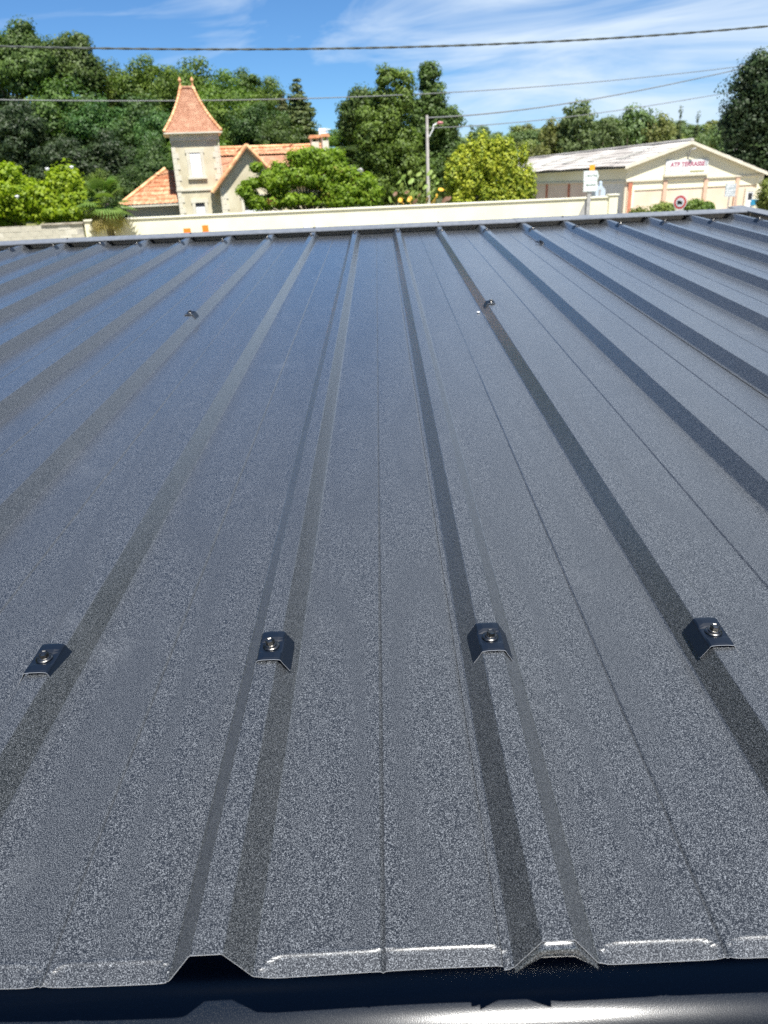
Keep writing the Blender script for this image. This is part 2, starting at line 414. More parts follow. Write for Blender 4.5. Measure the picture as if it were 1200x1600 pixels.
def rib_h(u):
    """height of profile above the pan, u metres from rib centre"""
    return float(np.interp(abs(u), (.0155, .0400, .0425), (H, .0014, 0)))
def profile_points(x0, x1):
    xs = set()
    for i in range(-1, 5):
        c = i * W
        for e in (.0155, .0400, .0425):
            for s in (-1, 1):
                for d in (-.0016, -.0006, .0006, .0016): xs.add(round(c + s * e + d, 5))
        xs.add(round(c, 5))
        for q in np.linspace(.05, W - .05, 44): xs.add(round(c + q, 5))
        m_ = c + W / 2
        for d in (-.003, -.0012, 0, .0012, .003): xs.add(round(m_ + d, 5))
    return [x for x in sorted(xs) if x0 - 1e-6 <= x <= x1 + 1e-6]
def sheet_mesh(x0, x1, name='roof_sheet'):
    xs = profile_points(x0, x1)
    ts = [T0 + .0015 * k for k in range(20)] + [T0 + .03 + .01 * k for k in range(1, 5)] + list(np.linspace(T0 + .1, T1, 46))
    rng = np.random.RandomState(5)
    ph = rng.rand(8) * 6.28
    vs = []
    for t in ts:
        e = t - T0
        for x in xs:
            i = round(x / W); u = x - i * W
            z = rib_h(u) - H
            # crease in the middle of each pan
            pu = (x % W) / W
            cm = abs((x % W) - W / 2)
            z += -.0024 * max(0, 1 - cm / .0026)
            if .13 < pu < .87:                    # drip emboss at the eave
                def lobe(p0, p1):
                    q = max(0, min(1, min(pu - p0, p1 - pu) / .065))
                    return math.sqrt(max(0, 1 - (1 - q) ** 2.4))
                k = lobe(.145, .875) if x > 2 * W else max(lobe(.135, .492), lobe(.508, .875))
                wdt = .0205 * k + (.0015 * math.exp(-(cm / .008) ** 2) if x > 2 * W else 0)
                if wdt > 1e-4:
                    z += -.17 * max(0, wdt - e) + math.exp(-((e - wdt) / .0023) ** 2) * .0007 * min(1, k * 3)
                fade = min(1, max(0, (pu - .13) / .05, 0)) * min(1, max(0, (.87 - pu) / .05))
                z += fade * .0007 * math.sin(x * 21 + ph[0]) * math.sin(t * 3.1 + ph[1])
            # edge softly rolled
            z += .0010 * math.sin(x * 6.3 + ph[2] + t * .8)
            if x > 3 * W - .055: z -= .0016         # tucked under the next sheet
            vs.append((x, t + .0025 * math.sin(x * 9 + ph[3]) * max(0, 1 - e / .05), z))
    n = len(xs); fs = []
    for j in range(len(ts) - 1):
        for i in range(n - 1):
            fs.append((j * n + i, j * n + i + 1, (j + 1) * n + i + 1, (j + 1) * n + i))
    # cut edge with thickness at the eave and underside
    th = .0009
    b = len(vs)
    for i in range(n):
        x, t, z = vs[i]; vs.append((x, t, z - th))
    ed = []
    for i in range(n - 1): ed.append((i, b + i, b + i + 1, i + 1))
    b2 = len(vs)
    for i in range(n):
        x, t, z = vs[b + i]; vs.append((x, T1, rib_h(x - round(x / W) * W) - H - th - .0016))
    un = [(b + i, b2 + i, b2 + i + 1, b + i + 1) for i in range(n - 1)]
    me = bpy.data.meshes.new(name); me.from_pydata(vs, [], fs + ed + un)
    me.materials.append(M_sheet); me.materials.append(M_edge)
    me.polygons.foreach_set('material_index', [0] * len(fs) + [1] * len(ed) + [0] * len(un))
    me.polygons.foreach_set('use_smooth', [False] * (len(fs) + len(ed) + len(un)))
    return me
sm = sheet_mesh(-.052, 3 * W + .047)
for k in range(-5, 3):
    me = sm if k < 2 else sheet_mesh(-.052, W * 2.5, 'roof_sheet_cut')
    link('roof_sheet', me, roof, loc=(W * (1 + 3 * k), 0, 0))
XR = W * 9.46; XL = W * -14 - .06
# ridge flashing: top leg, hemmed front edge, rear drop
mb = MB()
pr = [(6.40, .003), (6.402, .010), (6.43, .013), (6.54, .022), (6.56, .020), (6.58, -.10), (6.575, -.10), (6.555, .014), (6.54, .018), (6.43, .009), (6.405, .003)]
segs = [XL, XL + 2.0, XL + 4.0, XL + 6.0, XR + .02]
for a, b in zip(segs[:-1], segs[1:]):
    mb = MB(); n = len(pr)
    lift = .0015 if segs.index(a) % 2 else 0
    vs = [(a, y, z + lift) for y, z in pr] + [(b + .03, y, z + lift) for y, z in pr]
    fs = [(i, (i + 1) % n, (i + 1) % n + n, i + n) for i in range(n)] + [list(range(n)), list(range(n, 2 * n))[::-1]]
    mb.add(vs, fs).build('ridge_flashing', M_flash, roof)
# verge flashing on the right edge
mb = MB()
pr = [(XR - .045, .004), (XR - .045, .014), (XR + .06, .022), (XR + .065, -.15), (XR + .060, -.15), (XR + .055, .016)]
mb.add([(x, T0, z) for x, z in pr] + [(x, T1 + .27, z) for x, z in pr],
       [(i, i + 6, (i + 1) % 6 + 6, (i + 1) % 6) for i in range(6)] + [list(range(6)), list(range(6, 12))[::-1]])
mb.build('verge_flashing', M_flash, roof)
# gutter: half-round trough seen from above with a rolled front bead
GR = .10; gc_t = T0 + .006; gc_z = -H - .076
mb = MB(); prof = []
for k in range(25):
    a = math.radians(180 + 180 * k / 24)
    prof.append((gc_t - GR * math.cos(math.radians(180 * k / 24)), gc_z - GR * math.sin(math.radians(180 * k / 24))))
outer = [(gc_t - (GR + .002) * math.cos(math.radians(180 * k / 24)), gc_z - (GR + .002) * math.sin(math.radians(180 * k / 24))) for k in range(25)]
bead = [(prof[0][0] - .009 + .009 * math.cos(math.radians(a)), prof[0][1] + .009 * math.sin(math.radians(a)) + .0) for a in range(0, 330, 30)]
loop = bead[::-1][:0] + prof
allp = bead[::-1] + prof
xsG = np.linspace(XL, XR + .05, 60)
nv = len(allp)
vs = [(x, y, z) for x in xsG for y, z in allp]
fs = [(j * nv + i, j * nv + i + 1, (j + 1) * nv + i + 1, (j + 1) * nv + i) for j in range(len(xsG) - 1) for i in range(nv - 1)]
mb.add(vs, fs)
vs = [(x, y, z) for x in (XL, XR + .05) for y, z in outer]; no = len(outer)
mb.add(vs, [(i, i + 1, no + i + 1, no + i) for i in range(no - 1)])
mb.build('gutter', M_gutter, roof, smooth=True)
MB().box(XL, XR, T0 + .112, T0 + .13, -.36, -H - .006).build('fascia', M_black, roof)  # fascia board, black to put the under-sheet shade into its colour
# closed rib end: lip folded down from the lower sheet under rib
def rib_closure(i):
    vs = []; fs = []
    rows = [(.006, 0), (.0, -.0004), (-.004, -.0022), (-.0065, -.006), (-.0075, -.011), (-.006, -.016), (-.001, -.021), (.008, -.026), (.02, -.030)]
    xs = np.linspace(-.040, .040, 21)
    for dt, dz in rows:
        for x in xs:
            vs.append((i * W + x, T0 + dt + .001, rib_h(x) - H - .0015 + dz * rib_h(x) / H))
    n = len(xs)
    for j in range(len(rows) - 1):
        for k in range(n - 1): fs.append((j * n + k, (j + 1) * n + k, (j + 1) * n + k + 1, j * n + k + 1))
    MB().add(vs, fs).build('rib_closure', M_sheet, roof, smooth=True)
for i in (-11, -8, -5, -2, 1, 4, 7): rib_closure(i)
# purlins, posts and walls that carry the roof
for t in (.93, 3.4, 6.1): MB().box(XL + .1, XR - .05, t - .03, t + .03, -.20, -H - .004).build('purlin', M_gal, roof)
for x in (XL + .15, -1.4, 1.0, XR - .15):
    MB().box(x - .05, x + .05, 6.05, 6.15, -3.0, -.21).build('post', M_gal, roof)
    MB().box(x - .05, x + .05, .88, .98, -2.62, -.21).build('post', M_gal, roof)

# clips
def clip_mesh():
    hl = .035
    ts = [-hl, -hl + .004, -hl + .009, -hl + .016, -hl + .021, -hl + .025, 0, hl - .025, hl - .021, hl - .016, hl - .009, hl - .004, hl]
    zb = [.0024, .0034, .0036, .0036, .0018, 0, 0, 0, .0018, .0036, .0036, .0034, .0024]
    prof = [(-.0302, -.0208), (-.0294, -.0192), (-.0194, -.0035), (-.0180, -.0008), (-.016, 0), (-.008, 0), (0, 0), (.008, 0), (.016, 0), (.0180, -.0008), (.0194, -.0035), (.0294, -.0192), (.0302, -.0208)]
    vs = []; n = len(prof)
    for t, zz_ in zip(ts, zb):
        for k, (x, z) in enumerate(prof):
            inner = max(0, 1 - (abs(x) / .0185) ** 6)
            sag = 0
            tt = t
            if k in (0, n - 1): tt = t * .86      # rounded lower corners
            vs.append((x, tt, z + zz_ * (inner if abs(x) < .0185 else .0) + .0018))
    fs = [(j * n + i, j * n + i + 1, (j + 1) * n + i + 1, (j + 1) * n + i) for j in range(len(ts) - 1) for i in range(n - 1)]
    mb = MB().add(vs, fs)
    # metal thickness along front and rear edges
    for row, s in ((0, -1), (len(ts) - 1, 1)):
        a = [vs[row * n + i] for i in range(n)]
        b = [(x, y, z - .0009) for x, y, z in a]
        mb.add(a + b, [(i, i + n, i + n + 1, i + 1) if s < 0 else (i, i + 1, i + n + 1, i + n) for i in range(n - 1)], 1)
    me = mb.mesh('roof_clip', [M_clip, M_edge]); me.polygons.foreach_set('use_smooth', [False for m_ in mb.m])
    return me
cm = clip_mesh()
washer = MB().lathe([(.0035, .0005), (.0122, .0005), (.0125, .0012), (.0122, .0022), (.0095, .0034), (.006, .0038), (.0035, .0038)], 24).mesh('washer', M_screw, True)
rub = MB().lathe([(.003, -.001), (.0100, -.001), (.0104, 0), (.0100, .0006), (.003, .0006)], 20)
hexp = [(.0092, .0036), (.0094, .0042), (.0086, .0052), (.0072, .0056)]
mbs = MB().lathe(hexp, 20)
mbs.lathe([(.0070, .0052), (.0070, .0112), (.0062, .0124), (.0048, .0124), (.0036, .0114), (.0, .0112)], 6)
screw = mbs.mesh('screw', M_screw)
rng = random.Random(4)
def clip(i, t, dx=0.):
    o = link('roof_clip', cm, roof, loc=(i * W + dx, t, 0), rot=(0, 0, rng.uniform(-.03, .03)))
    link('washer', washer, o, loc=(0, 0, .0019)); link('screw', screw, o, loc=(rng.uniform(-.001, .001), 0, .0019), rot=(rng.uniform(-.1, .1), rng.uniform(-.1, .1), rng.uniform(0, 1)))
clip(-2, .925)
clip(-1, .925, -.003); clip(0, .934, .004); clip(1, .935); clip(2, .926, -.002); clip(3, .93)
clip(-2, 3.43); clip(2, 3.38); clip(6, 3.40); clip(-6, 3.41)
for i, t in zip(range(-13, 10), [6.2] * 5 + [6.17, 6.19, 6.28, 6.13, 6.11, 6.08, 6.12, 6.17, 6.24, 6.20, 6.13, 6.06, 5.99, 6.01, 6.04, 6.04, 5.97, 5.95]):
    clip(i, t)
fs_ = MB().lathe([(.009, 0), (.009, .002), (.005, .003), (.005, .010), (.0, .011)], 6).mesh('flashing_screw', M_clip)
for i in range(-13, 10, 3): link('flashing_screw', fs_, roof, loc=(i * W, 6.50, .019))
# loose things on the sheet
def roof_obj(name, me, i, t, z=-H, rot=(0, 0, 0), **k):
    o = bpy.data.objects.new(name, me); col.objects.link(o)
    o.matrix_world = roofM @ Matrix.Translation((i * W, t, z)) @ Matrix.Rotation(rot[2], 4, 'Z') @ Matrix.Rotation(rot[0], 4, 'X')
    return tag(o, **k)
mb = MB().lathe([(0, 0), (.006, .001), (.0075, .003), (.006, .005), (.003, .006), (0, .0065)], 10)
roof_obj('bird_dropping', mb.mesh('bird_dropping', mat('white_dropping', (.75, .76, .76), .6), True), 1.83, 3.36, label='small white bird dropping beside the clip on the third rib', cat='bird dropping')
mb = MB().lathe([(.0115, 0), (.0115, .003), (.007, .004), (.007, .013), (.006, .014), (0, .014)], 8).tube([(0, 0, 0), (0, 0, -.035)], .0035, 8)
roof_obj('loose_screw', mb.mesh('loose_screw', M_screw), 3.86, 5.46, -H + .011, rot=(1.5, 0, .9), label='loose shiny screw lying on the sheet near the ridge', cat='screw')

# ------------------------------------------------------------------ boundary walls
class Facade:
    """vertical plane through the pixel (x,y) at depth D, direction angle th from +X"""
    def __init__(s, x, y, D, th):
        p = at(x, y, D); s.p = Vector((p.x, p.y, 0)); s.th = th
        s.d = Vector((math.cos(th), math.sin(th), 0)); s.n = Vector((-s.d.y, s.d.x, 0))
        s.zb = 0
    def hit(s, x, y, back=0.):
        d = ray(x, y); o_ = Vector((0, 0, HC)); P0 = s.p + s.n * back
        k = (P0 - o_).dot(s.n) / d.dot(s.n); q = o_ + d * k
        return (q - s.p).dot(s.d), q.z
    def root(s, name, **k): return empty(name, s.p, s.th, **k)

# cream wall: from the block wall on the left to the driveway on the right
fw = Facade(200, 338, 33.2, 0.015)
s1, z1 = fw.hit(200, 338); s2, z2 = fw.hit(965, 308)
zt = (z1 + z2) / 2
wl = fw.root('boundary_wall', label='long pale cream rendered garden wall behind the roof ridge', cat='wall')
sA, sB = fw.hit(130, 341)[0], s2
MB().box(sA, sB - .36, 0, .2, 0, zt - .06).build('wall_panel', M_cream, wl)
MB().box(sA, sB - .34, -.05, .25, zt - .055, zt).build('coping', M_cream2, wl)
MB().box(sB - .36, sB, -.06, .28, 0, zt + .02).build('pillar', M_cream, wl)
MB().box(sB - .40, sB + .04, -.10, .32, zt + .024, zt + .07).build('pillar_cap', M_cream2, wl)
# old block wall on the left: blocks one by one
fb = Facade(-60, 347, 33.0, 0.02)
bw = fb.root('block_wall', label='old grey concrete block wall at the left end of the cream wall', cat='wall')
sb2, zbt = fb.hit(128, 347)
bl, bh = .5, .2
rngb = random.Random(2)
blk = [MB().box(-.245, .245, 0, .18, 0, .192).mesh('block', mm) for mm in (M_block, M_block2)]
ncol, nrow = int((sb2 + 3.0) / bl), 10
top = zbt
for r in range(nrow):
    for c in range(ncol):
        x = sb2 - .25 - c * bl - (.25 if r % 2 else 0)
        link('block', blk[rngb.random() < .4], bw, loc=(x, rngb.uniform(-.006, .006), top - .06 - .2 * (r + 1)))
MB().box(sb2 - ncol * bl - .2, sb2 - .01, .008, .17, top - .06 - .2 * nrow, top - .062).build('mortar_core', M_mortar, bw)
MB().box(sb2 - ncol * bl - .2, sb2 + .0, .0, .18, 0, top - .06 - .2 * nrow).build('wall_base', M_mortar, bw)
c0 = fb.hit(63, 345)[0]
MB().box(c0, sb2 + .05, -.06, .24, top - .055, top).build('coping', M_coping_old, bw)
MB().box(sb2 - ncol * bl - .2, c0 - .02, 0, .18, top - .06, top - .05).build('mortar_bed', M_coping_old, bw)

# ------------------------------------------------------------------ house with tower
th = R(13)
ft = Facade(278, 325, 46, th)
house = ft.root('tower_house', label='cream house with square tower and orange tiled roofs behind the wall', cat='house')
def quad_course_roof(sec, y_rows, name, m, parent):
    pass
sl_, ztop = ft.hit(265, 210); sr_, _ = ft.hit(338, 210)
TW = sr_ - sl_                                   # tower width
zeave = ft.hit(300, 206)[1]
# local frame: x along facade, y away, z up
hx0, hx1 = sl_, sr_
MB().box(hx0, hx1, 0, TW, 0, zeave).build('tower_wall', M_stone, house)
def frame_rect(x0, y0, x1, y1, back=0):
    a = ft.hit(x0, y0, back); b = ft.hit(x1, y1, back); return a[0], b[0], b[1], a[1]
# corner chains: long and short stones, each proud of the render
rngs = random.Random(8)
qm = {}
def quoins(x, side, z0, z1, par, y=0):
    z = z0; k = 0
    while z + .28 < z1:
        wq = .34 if k % 2 else .22
        a, b = (x, x + wq) if side > 0 else (x - wq, x)
        key = (round(wq, 2),)
        if key not in qm: qm[key] = MB().box(0, wq, -.03, .02, .006, .274).mesh('quoin', M_trim)
        link('quoin', qm[key], par, loc=(a, y - .0, z)); z += .28; k += 1
quoins(hx0 - .015, 1, .2, zeave - .45, house); quoins(hx1 + .015, -1, .2, zeave - .45, house)
MB().box(hx0 - .03, hx1 + .03, -.04, TW + .04, zeave - .42, zeave - .10).build('frieze', M_trim, house)
zs = ft.hit(310, 296)[1]
MB().box(hx0 - .04, hx1 + .04, -.06, .02, zs - .06, zs + .07).build('string_course', M_trim, house)
def window(x0, x1, z0, z1, par, y=0., shutter=1.0, m=M_white, sur=.17):
    # recessed opening filled by a roller shutter, stone surround and sill
    wn = MB().box(x0, x1, y - .02, y - .012, z0, z1).build('window', M_darkin, par)
    zz_ = z1 - (z1 - z0) * shutter
    n = 0; mb = MB(); z = z1 - .02
    mb = MB(); bz = z0 + .0
    hh = (z1 - z0) * shutter
    k = max(3, int(hh / .09))
    for j in range(k):
        a = z0 + hh * j / k if shutter < 1 else z0 + hh * j / k
        mb.box(x0 + .01, x1 - .01, y - .035, y - .022, a + .006, a + hh / k - .002)
    mb.build('shutter', m, wn)
    mb = MB().box(x0 - sur, x0, y - .055, y + .01, z0, z1).box(x1, x1 + sur, y - .055, y + .01, z0, z1).box(x0 - sur - .05, x1 + sur + .05, y - .06, y + .01, z1, z1 + sur * 1.2)
    mb.build('surround', M_trim, wn)
    MB().box(x0 - sur - .06, x1 + sur + .06, y - .12, y + .01, z0 - .11, z0).build('sill', M_trim, wn)
a, b, c, d = frame_rect(295.5, 239, 317, 276)
window(a, b, c, d, house, 0, .97)
a, b, c, d = frame_rect(305, 317, 324, 352)
window(a, b, c, d, house, 0, .82)

# bell-cast tower roof: stepped courses of flat tiles, hips, short ridge, finials
zr = ft.hit(287, 137, TW / 2)[1]
ex0, ex1 = ft.hit(253, 206, -.3)[0], ft.hit(342.5, 206, -.3)[0]
ov = ((ex1 - ex0) - TW) / 2
ecx = (hx0 + hx1) / 2
rx0, rx1 = ft.hit(278.5, 137, TW / 2)[0], ft.hit(297.5, 137, TW / 2)[0]
rhw = (rx1 - rx0) / 2
z_e = zeave - .02
EH = TW / 2 + ov
def roof_half(f):
    """f 0 at eave..1 at ridge -> shrink factor of half width (flared)"""
    return (1 - f) ** 1.0 * (1 - .62 * f * (1 - f) * 1.0) if False else ((1 - f) * (1 - .45 * f))
NC = 34
mb = MB()
for k in range(NC):
    f0, f1 = k / NC, (k + 1) / NC
    za, zb_ = z_e + (zr - z_e) * f0, z_e + (zr - z_e) * f1
    def rect(f, z, grow):
        hy = EH * roof_half(f) + grow; hx = rhw + (EH - rhw) * roof_half(f) + grow
        cy = TW / 2
        return [(ecx - hx, cy - hy, z), (ecx + hx, cy - hy, z), (ecx + hx, cy + hy, z), (ecx - hx, cy + hy, z)]
    A = rect(f0, za, .022); A2 = rect(f0, za + .012, .024); B = rect(f1, zb_, .002)
    mb.add(A + A2 + B, [(i, (i + 1) % 4, 4 + (i + 1) % 4, 4 + i) for i in range(4)] + [(4 + i, 4 + (i + 1) % 4, 8 + (i + 1) % 4, 8 + i) for i in range(4)])
mb.build('tower_roof', M_tile_p, house)
hipm = []
for sx, sy in ((-1, -1), (1, -1), (1, 1), (-1, 1)):
    pts = []
    for k in range(0, 15):
        f = k / 14; q = roof_half(f)
        pts.append((ecx + sx * (rhw + (EH - rhw) * q + .01), TW / 2 + sy * (EH * q + .01), z_e + (zr - z_e) * f + .05))
    mb = MB()
    for p, q in zip(pts[:-1], pts[1:]):
        v = Vector(q) - Vector(p); mb.tube([Vector(p) - v * .06, Vector(q)], [.085, .065], 7)
    mb.build('hip_tiles', M_tile_hip, house)
MB().tube([(ecx - rhw, TW / 2, zr), (ecx + rhw, TW / 2, zr)], .08, 8).build('ridge_tiles', M_tile_p, house)
for s in (-1, 1):
    MB().lathe([(.10, -.05), (.07, .06), (.045, .14), (.05, .2), (.03, .24), (.075, .30), (.09, .36), (.06, .42), (.02, .50), (0, .52)], 10).build('finial', M_tile_hip, house, loc=(ecx + s * rhw, TW / 2, zr))
MB().box(ecx - EH - .04, ecx + EH + .04, TW / 2 - EH - .04, TW / 2 + EH + .04, z_e - .07, z_e - .005).build('eave_board', M_trim, house)
for s in (-1, 1):   # eave brackets
    MB().prism([(0, 0), (.08, 0), (.08, -.42), (0, -.42)], 0, .01).build('bracket', M_trim, house, loc=(ecx + s * (TW / 2 + .03), -.05, z_e - .08))
MB().tube([(hx1 + .06, -.05, z_e - .1), (hx1 + .06, -.08, zs)], .035, 6).build('downpipe', M_trim, house)

def canal_roof(p0, p1, q0, q1, name, m, par, pitch=.21, amp=.045, step=.38):
    """ruled roof surface between eave line p0-p1 and top line q0-q1 with round tile columns, stepped down the slope"""
    p0, p1, q0, q1 = map(Vector, (p0, p1, q0, q1))
    wlen = (p1 - p0).length; nc = max(4, int(wlen / pitch)); sub = 6
    slen = ((q0 + q1) / 2 - (p0 + p1) / 2).length; nr = max(2, int(slen / step))
    nrm = (p1 - p0).cross(q0 - p0 if (q0 - p0).length > .01 else q1 - p1).normalized()
    if nrm.z < 0: nrm = -nrm
    rg = random.Random(3); mb = MB()
    vs = []; rows = []
    for r in range(nr):
        for e in (0, 1):
            f = (r + e) / nr
            lift = .035 * (1 - e)
            for c in range(nc * sub + 1):
                g = c / (nc * sub)
                a = p0.lerp(p1, g); b = q0.lerp(q1, g); p = a.lerp(b, f)
                vs.append(p + nrm * (amp * abs(math.sin(math.pi * g * nc)) + lift + .006 * math.sin(c * 1.7 + r)))
    n = nc * sub + 1; fs = []
    for r in range(nr * 2 - 1):
        for c in range(n - 1): fs.append((r * n + c, r * n + c + 1, (r + 1) * n + c + 1, (r + 1) * n + c))
    return MB().add(vs, fs).build(name, m, par)

# low hipped wing left of the tower
lw_d = .6
pe0 = ft.hit(186, 322, lw_d); pe1 = ft.hit(277, 324, lw_d)
ap = ft.hit(262, 266, 2.6)
canal_roof((pe0[0], lw_d - .1, pe0[1]), (hx0 + .0, lw_d - .1, pe0[1]), (ap[0] - .15, 3.0, ap[1]), (hx0 + 0.0, 3.0, ap[1]), 'wing_roof', M_tile_o, house)
canal_roof((pe0[0], 5.2, pe0[1]), (pe0[0], lw_d - .1, pe0[1]), (ap[0] - .16, 3.02, ap[1]), (ap[0] - .15, 3.0, ap[1]), 'wing_hip', M_tile_o, house)
MB().tube([(pe0[0] + .05, lw_d - .1, pe0[1] + .07), (ap[0] - .15, 3.0, ap[1] + .09)], .10, 8).build('hip_tiles', M_tile_hip, house)
MB().box(pe0[0] + .35, hx0 - .01, lw_d + .25, 5.0, 0, pe0[1] - .02).build('wing_wall', M_eaveshade, house)
MB().box(pe0[0] + .02, hx0 - .01, lw_d - .12, lw_d - .07, pe0[1] - .10, pe0[1] - .02).build('gutter_board', M_trim, house)

# gable wing in front, right of the tower
gb = -1.0
gl = ft.hit(346.5, 300, gb); ga = ft.hit(385, 229, gb - .3)
tipL = ft.hit(332, 302, gb - .3)
gw = ga[0] - gl[0]
gxl, gxr = gl[0], ga[0] + gw
zgl = ga[1] - (ga[1] - tipL[1]) * (ga[0] - gl[0]) / (ga[0] - tipL[0])
MB().prism([(gxl, 0), (gxr, 0), (gxr, zgl - .1), (ga[0], ga[1] - .12), (gxl, zgl - .1)], gb, gb + 8).build('gable_wall', M_stone, house)
quoins(gxl - .01, 1, .3, zgl - .3, house, gb)
tipR = 2 * ga[0] - tipL[0]
canal_roof((tipL[0], gb + 7.5, tipL[1]), (tipL[0], gb - .28, tipL[1]), (ga[0], gb + 7.5, ga[1]), (ga[0], gb - .28, ga[1]), 'gable_roof', M_tile_o, house)
canal_roof((tipR, gb - .28, tipL[1]), (tipR, gb + 7.5, tipL[1]), (ga[0], gb - .28, ga[1]), (ga[0], gb + 7.5, ga[1]), 'gable_roof', M_tile_o, house)
for xx in (tipL[0], tipR):
    MB().tube([(xx, gb - .3, tipL[1] + .04), (ga[0], gb - .3, ga[1] + .06)], .11, 8).build('verge_tiles', M_tile_hip, house)
    sgn = 1 if xx > ga[0] else -1
    MB().prism([(xx, tipL[1] - .16), (xx, tipL[1] - .04), (ga[0], ga[1] - .03), (ga[0], ga[1] - .16)][::sgn], gb - .25, gb - .2).build('barge_board', M_eaveshade, house)
MB().tube([(ga[0], gb - .3, ga[1] + .06), (ga[0], gb + 7, ga[1] + .06)], .10, 8).build('ridge_tiles', M_tile_hip, house)
MB().tube([(gxl - .05, gb - .05, zgl - .3), (gxl - .05, gb - .05, .1)], .045, 6).build('downpipe', M_trim, house)
wa = ft.hit(384, 312, gb); 
window(wa[0] - .1, wa[0] + .8, wa[1] - 1.2, wa[1] + .1, house, gb, .5)
# main body behind with a long ridge
bk = 2.6
m0 = ft.hit(342, 233, bk + 2.6); m1 = ft.hit(505, 228, bk + 2.6)
e0 = ft.hit(344, 290, bk)
zmr = (m0[1] + m1[1]) / 2
zmid = ft.hit(350, 246, bk + 1.8)[1]
x0m, x1m = hx1 + .02, m1[0]
canal_roof((x0m, bk + 1.75, zmid + .06), (x1m, bk + 1.75, zmid + .06), (x0m, bk + 2.6, zmr), (x1m, bk + 2.6, zmr), 'main_roof', M_tile_o, house)
mb = MB(); NR = 16
for k in range(NR):
    f0, f1 = k / NR, (k + 1) / NR
    y0_, y1_ = bk - .6 + 2.35 * f0, bk - .6 + 2.35 * f1; za, zb_ = e0[1] - .2 + (zmid - e0[1] + .2) * f0, e0[1] - .2 + (zmid - e0[1] + .2) * f1
    mb.add([(x0m, y0_, za), (x1m, y0_, za), (x1m, y0_, za + .03), (x0m, y0_, za + .03), (x1m, y1_, zb_), (x0m, y1_, zb_)], [(0, 1, 2, 3), (3, 2, 4, 5)])
mb.build('main_roof_lower', M_tile_p, house)
canal_roof((x1m, bk + 5.4, e0[1]), (x0m, bk + 5.4, e0[1]), (x1m, bk + 2.6, zmr), (x0m, bk + 2.6, zmr), 'main_roof_rear', M_tile_o, house)
MB().box(x0m, x1m - .3, bk - .2, bk + 5.2, 0, e0[1] - .22).build('main_wall', M_stone, house)
MB().tube([(x0m, bk + 2.6, zmr + .05), (x1m, bk + 2.6, zmr + .05)], .11, 8).build('ridge_tiles', M_tile_hip, house)
def chimney(x, y, yt, wpx, back, base_y):
    a = ft.hit(x - wpx / 2, yt, back); b = ft.hit(x + wpx / 2, base_y, back)
    c = MB().box(a[0], b[0], back - .25, back + .3, b[1] - 1.5, a[1] - .32).build('chimney', M_trim, house)
    for xx in (a[0] + .04, b[0] - .04): MB().box(xx - .04, xx + .04, back - .2, back + .25, a[1] - .318, a[1] - .12).build('cap_pillar', M_trim, c)
    MB().prism([(a[0] - .1, a[1] - .12), (b[0] + .1, a[1] - .12), (b[0] + .04, a[1] + .04), (a[0] - .04, a[1] + .06)], back - .32, back + .38).build('cap_tile', M_tile_hip, c)
chimney(492, 0, 213, 14, bk + 1.6, 238); chimney(508, 0, 211, 12, bk + 1.0, 250)
ant = ft.hit(514, 250, bk + 1); at_ = ft.hit(513, 199, bk + 1)
mb = MB().tube([(at_[0], bk + 1.4, ant[1] - .8), (at_[0], bk + 1.4, at_[1])], .02, 5)
for k in range(6): mb.tube([(at_[0] - .5, bk + 1.15 + k * .1, at_[1] - .08), (at_[0] + .2, bk + 1.15 + k * .1, at_[1] - .08)], .012, 4)
mb.tube([(at_[0] - .15, bk + 1.1, at_[1] - .08), (at_[0] - .15, bk + 1.7, at_[1] - .08)], .015, 4)
mb.box(at_[0] - .55, at_[0] - .1, bk + 1.3, bk + 1.34, at_[1] - .5, at_[1] - .02)
mb.build('antenna', M_white, house)

# ------------------------------------------------------------------ warehouse
wth = R(8.8)
fg = Facade(980, 300, 66, wth)
shed = fg.root('warehouse', label='large cream gabled warehouse with grey fibre cement roof', cat='warehouse')
gL = fg.hit(980.5, 257.5); gA = fg.hit(1078, 221); gR = fg.hit(1195, 269)
base = 0
bx = fg.hit(980.5, 257.5)[0]
zband = (fg.hit(985, 278)[1] + fg.hit(1175, 277)[1]) / 2
xr = fg.hit(1191, 290)[0]
zrw = gA[1] + (gR[1] - gA[1]) * (xr - gA[0]) / (gR[0] - gA[0])
LEN = 46
MB().prism([(0 + bx, zband), (xr, zband), (xr, zrw - .1), (gA[0], gA[1] - .1), (bx, gL[1] - .1)], 0, .25).build('gable_cladding', M_shed_cream, shed)
MB().box(bx, xr, .12, .26, 0, zband - .002).build('gable_wall', M_shed_peach, shed)
MB().box(bx - .02, xr + .02, -.06, .10, zband - .10, zband + .03).build('band', M_trim, shed)
MB().box(bx + .25, xr - .3, .06, .118, zband - .75, zband - .10).build('lintel_strip', M_shed_cream, shed)
# posts: red brown, between render panels
for px, mm in ((984, M_red), (1038, M_redpost2), (1101, M_redpost2), (1150, M_redpost2)):
    s = fg.hit(px, 305)[0]
    MB().box(s - .16, s + .16, -.02, .14, 0, zband - .103).build('post', mm, shed)
s = fg.hit(1187, 300)[0]
MB().box(xr - .5, xr + .02, -.03, .13, 0, zband - .103).build('corner_post', M_shed_cream, shed)
MB().box(bx + .2, bx + .75, .0, .119, 0, zband - .76).build('corner_post', M_shed_cream, shed)
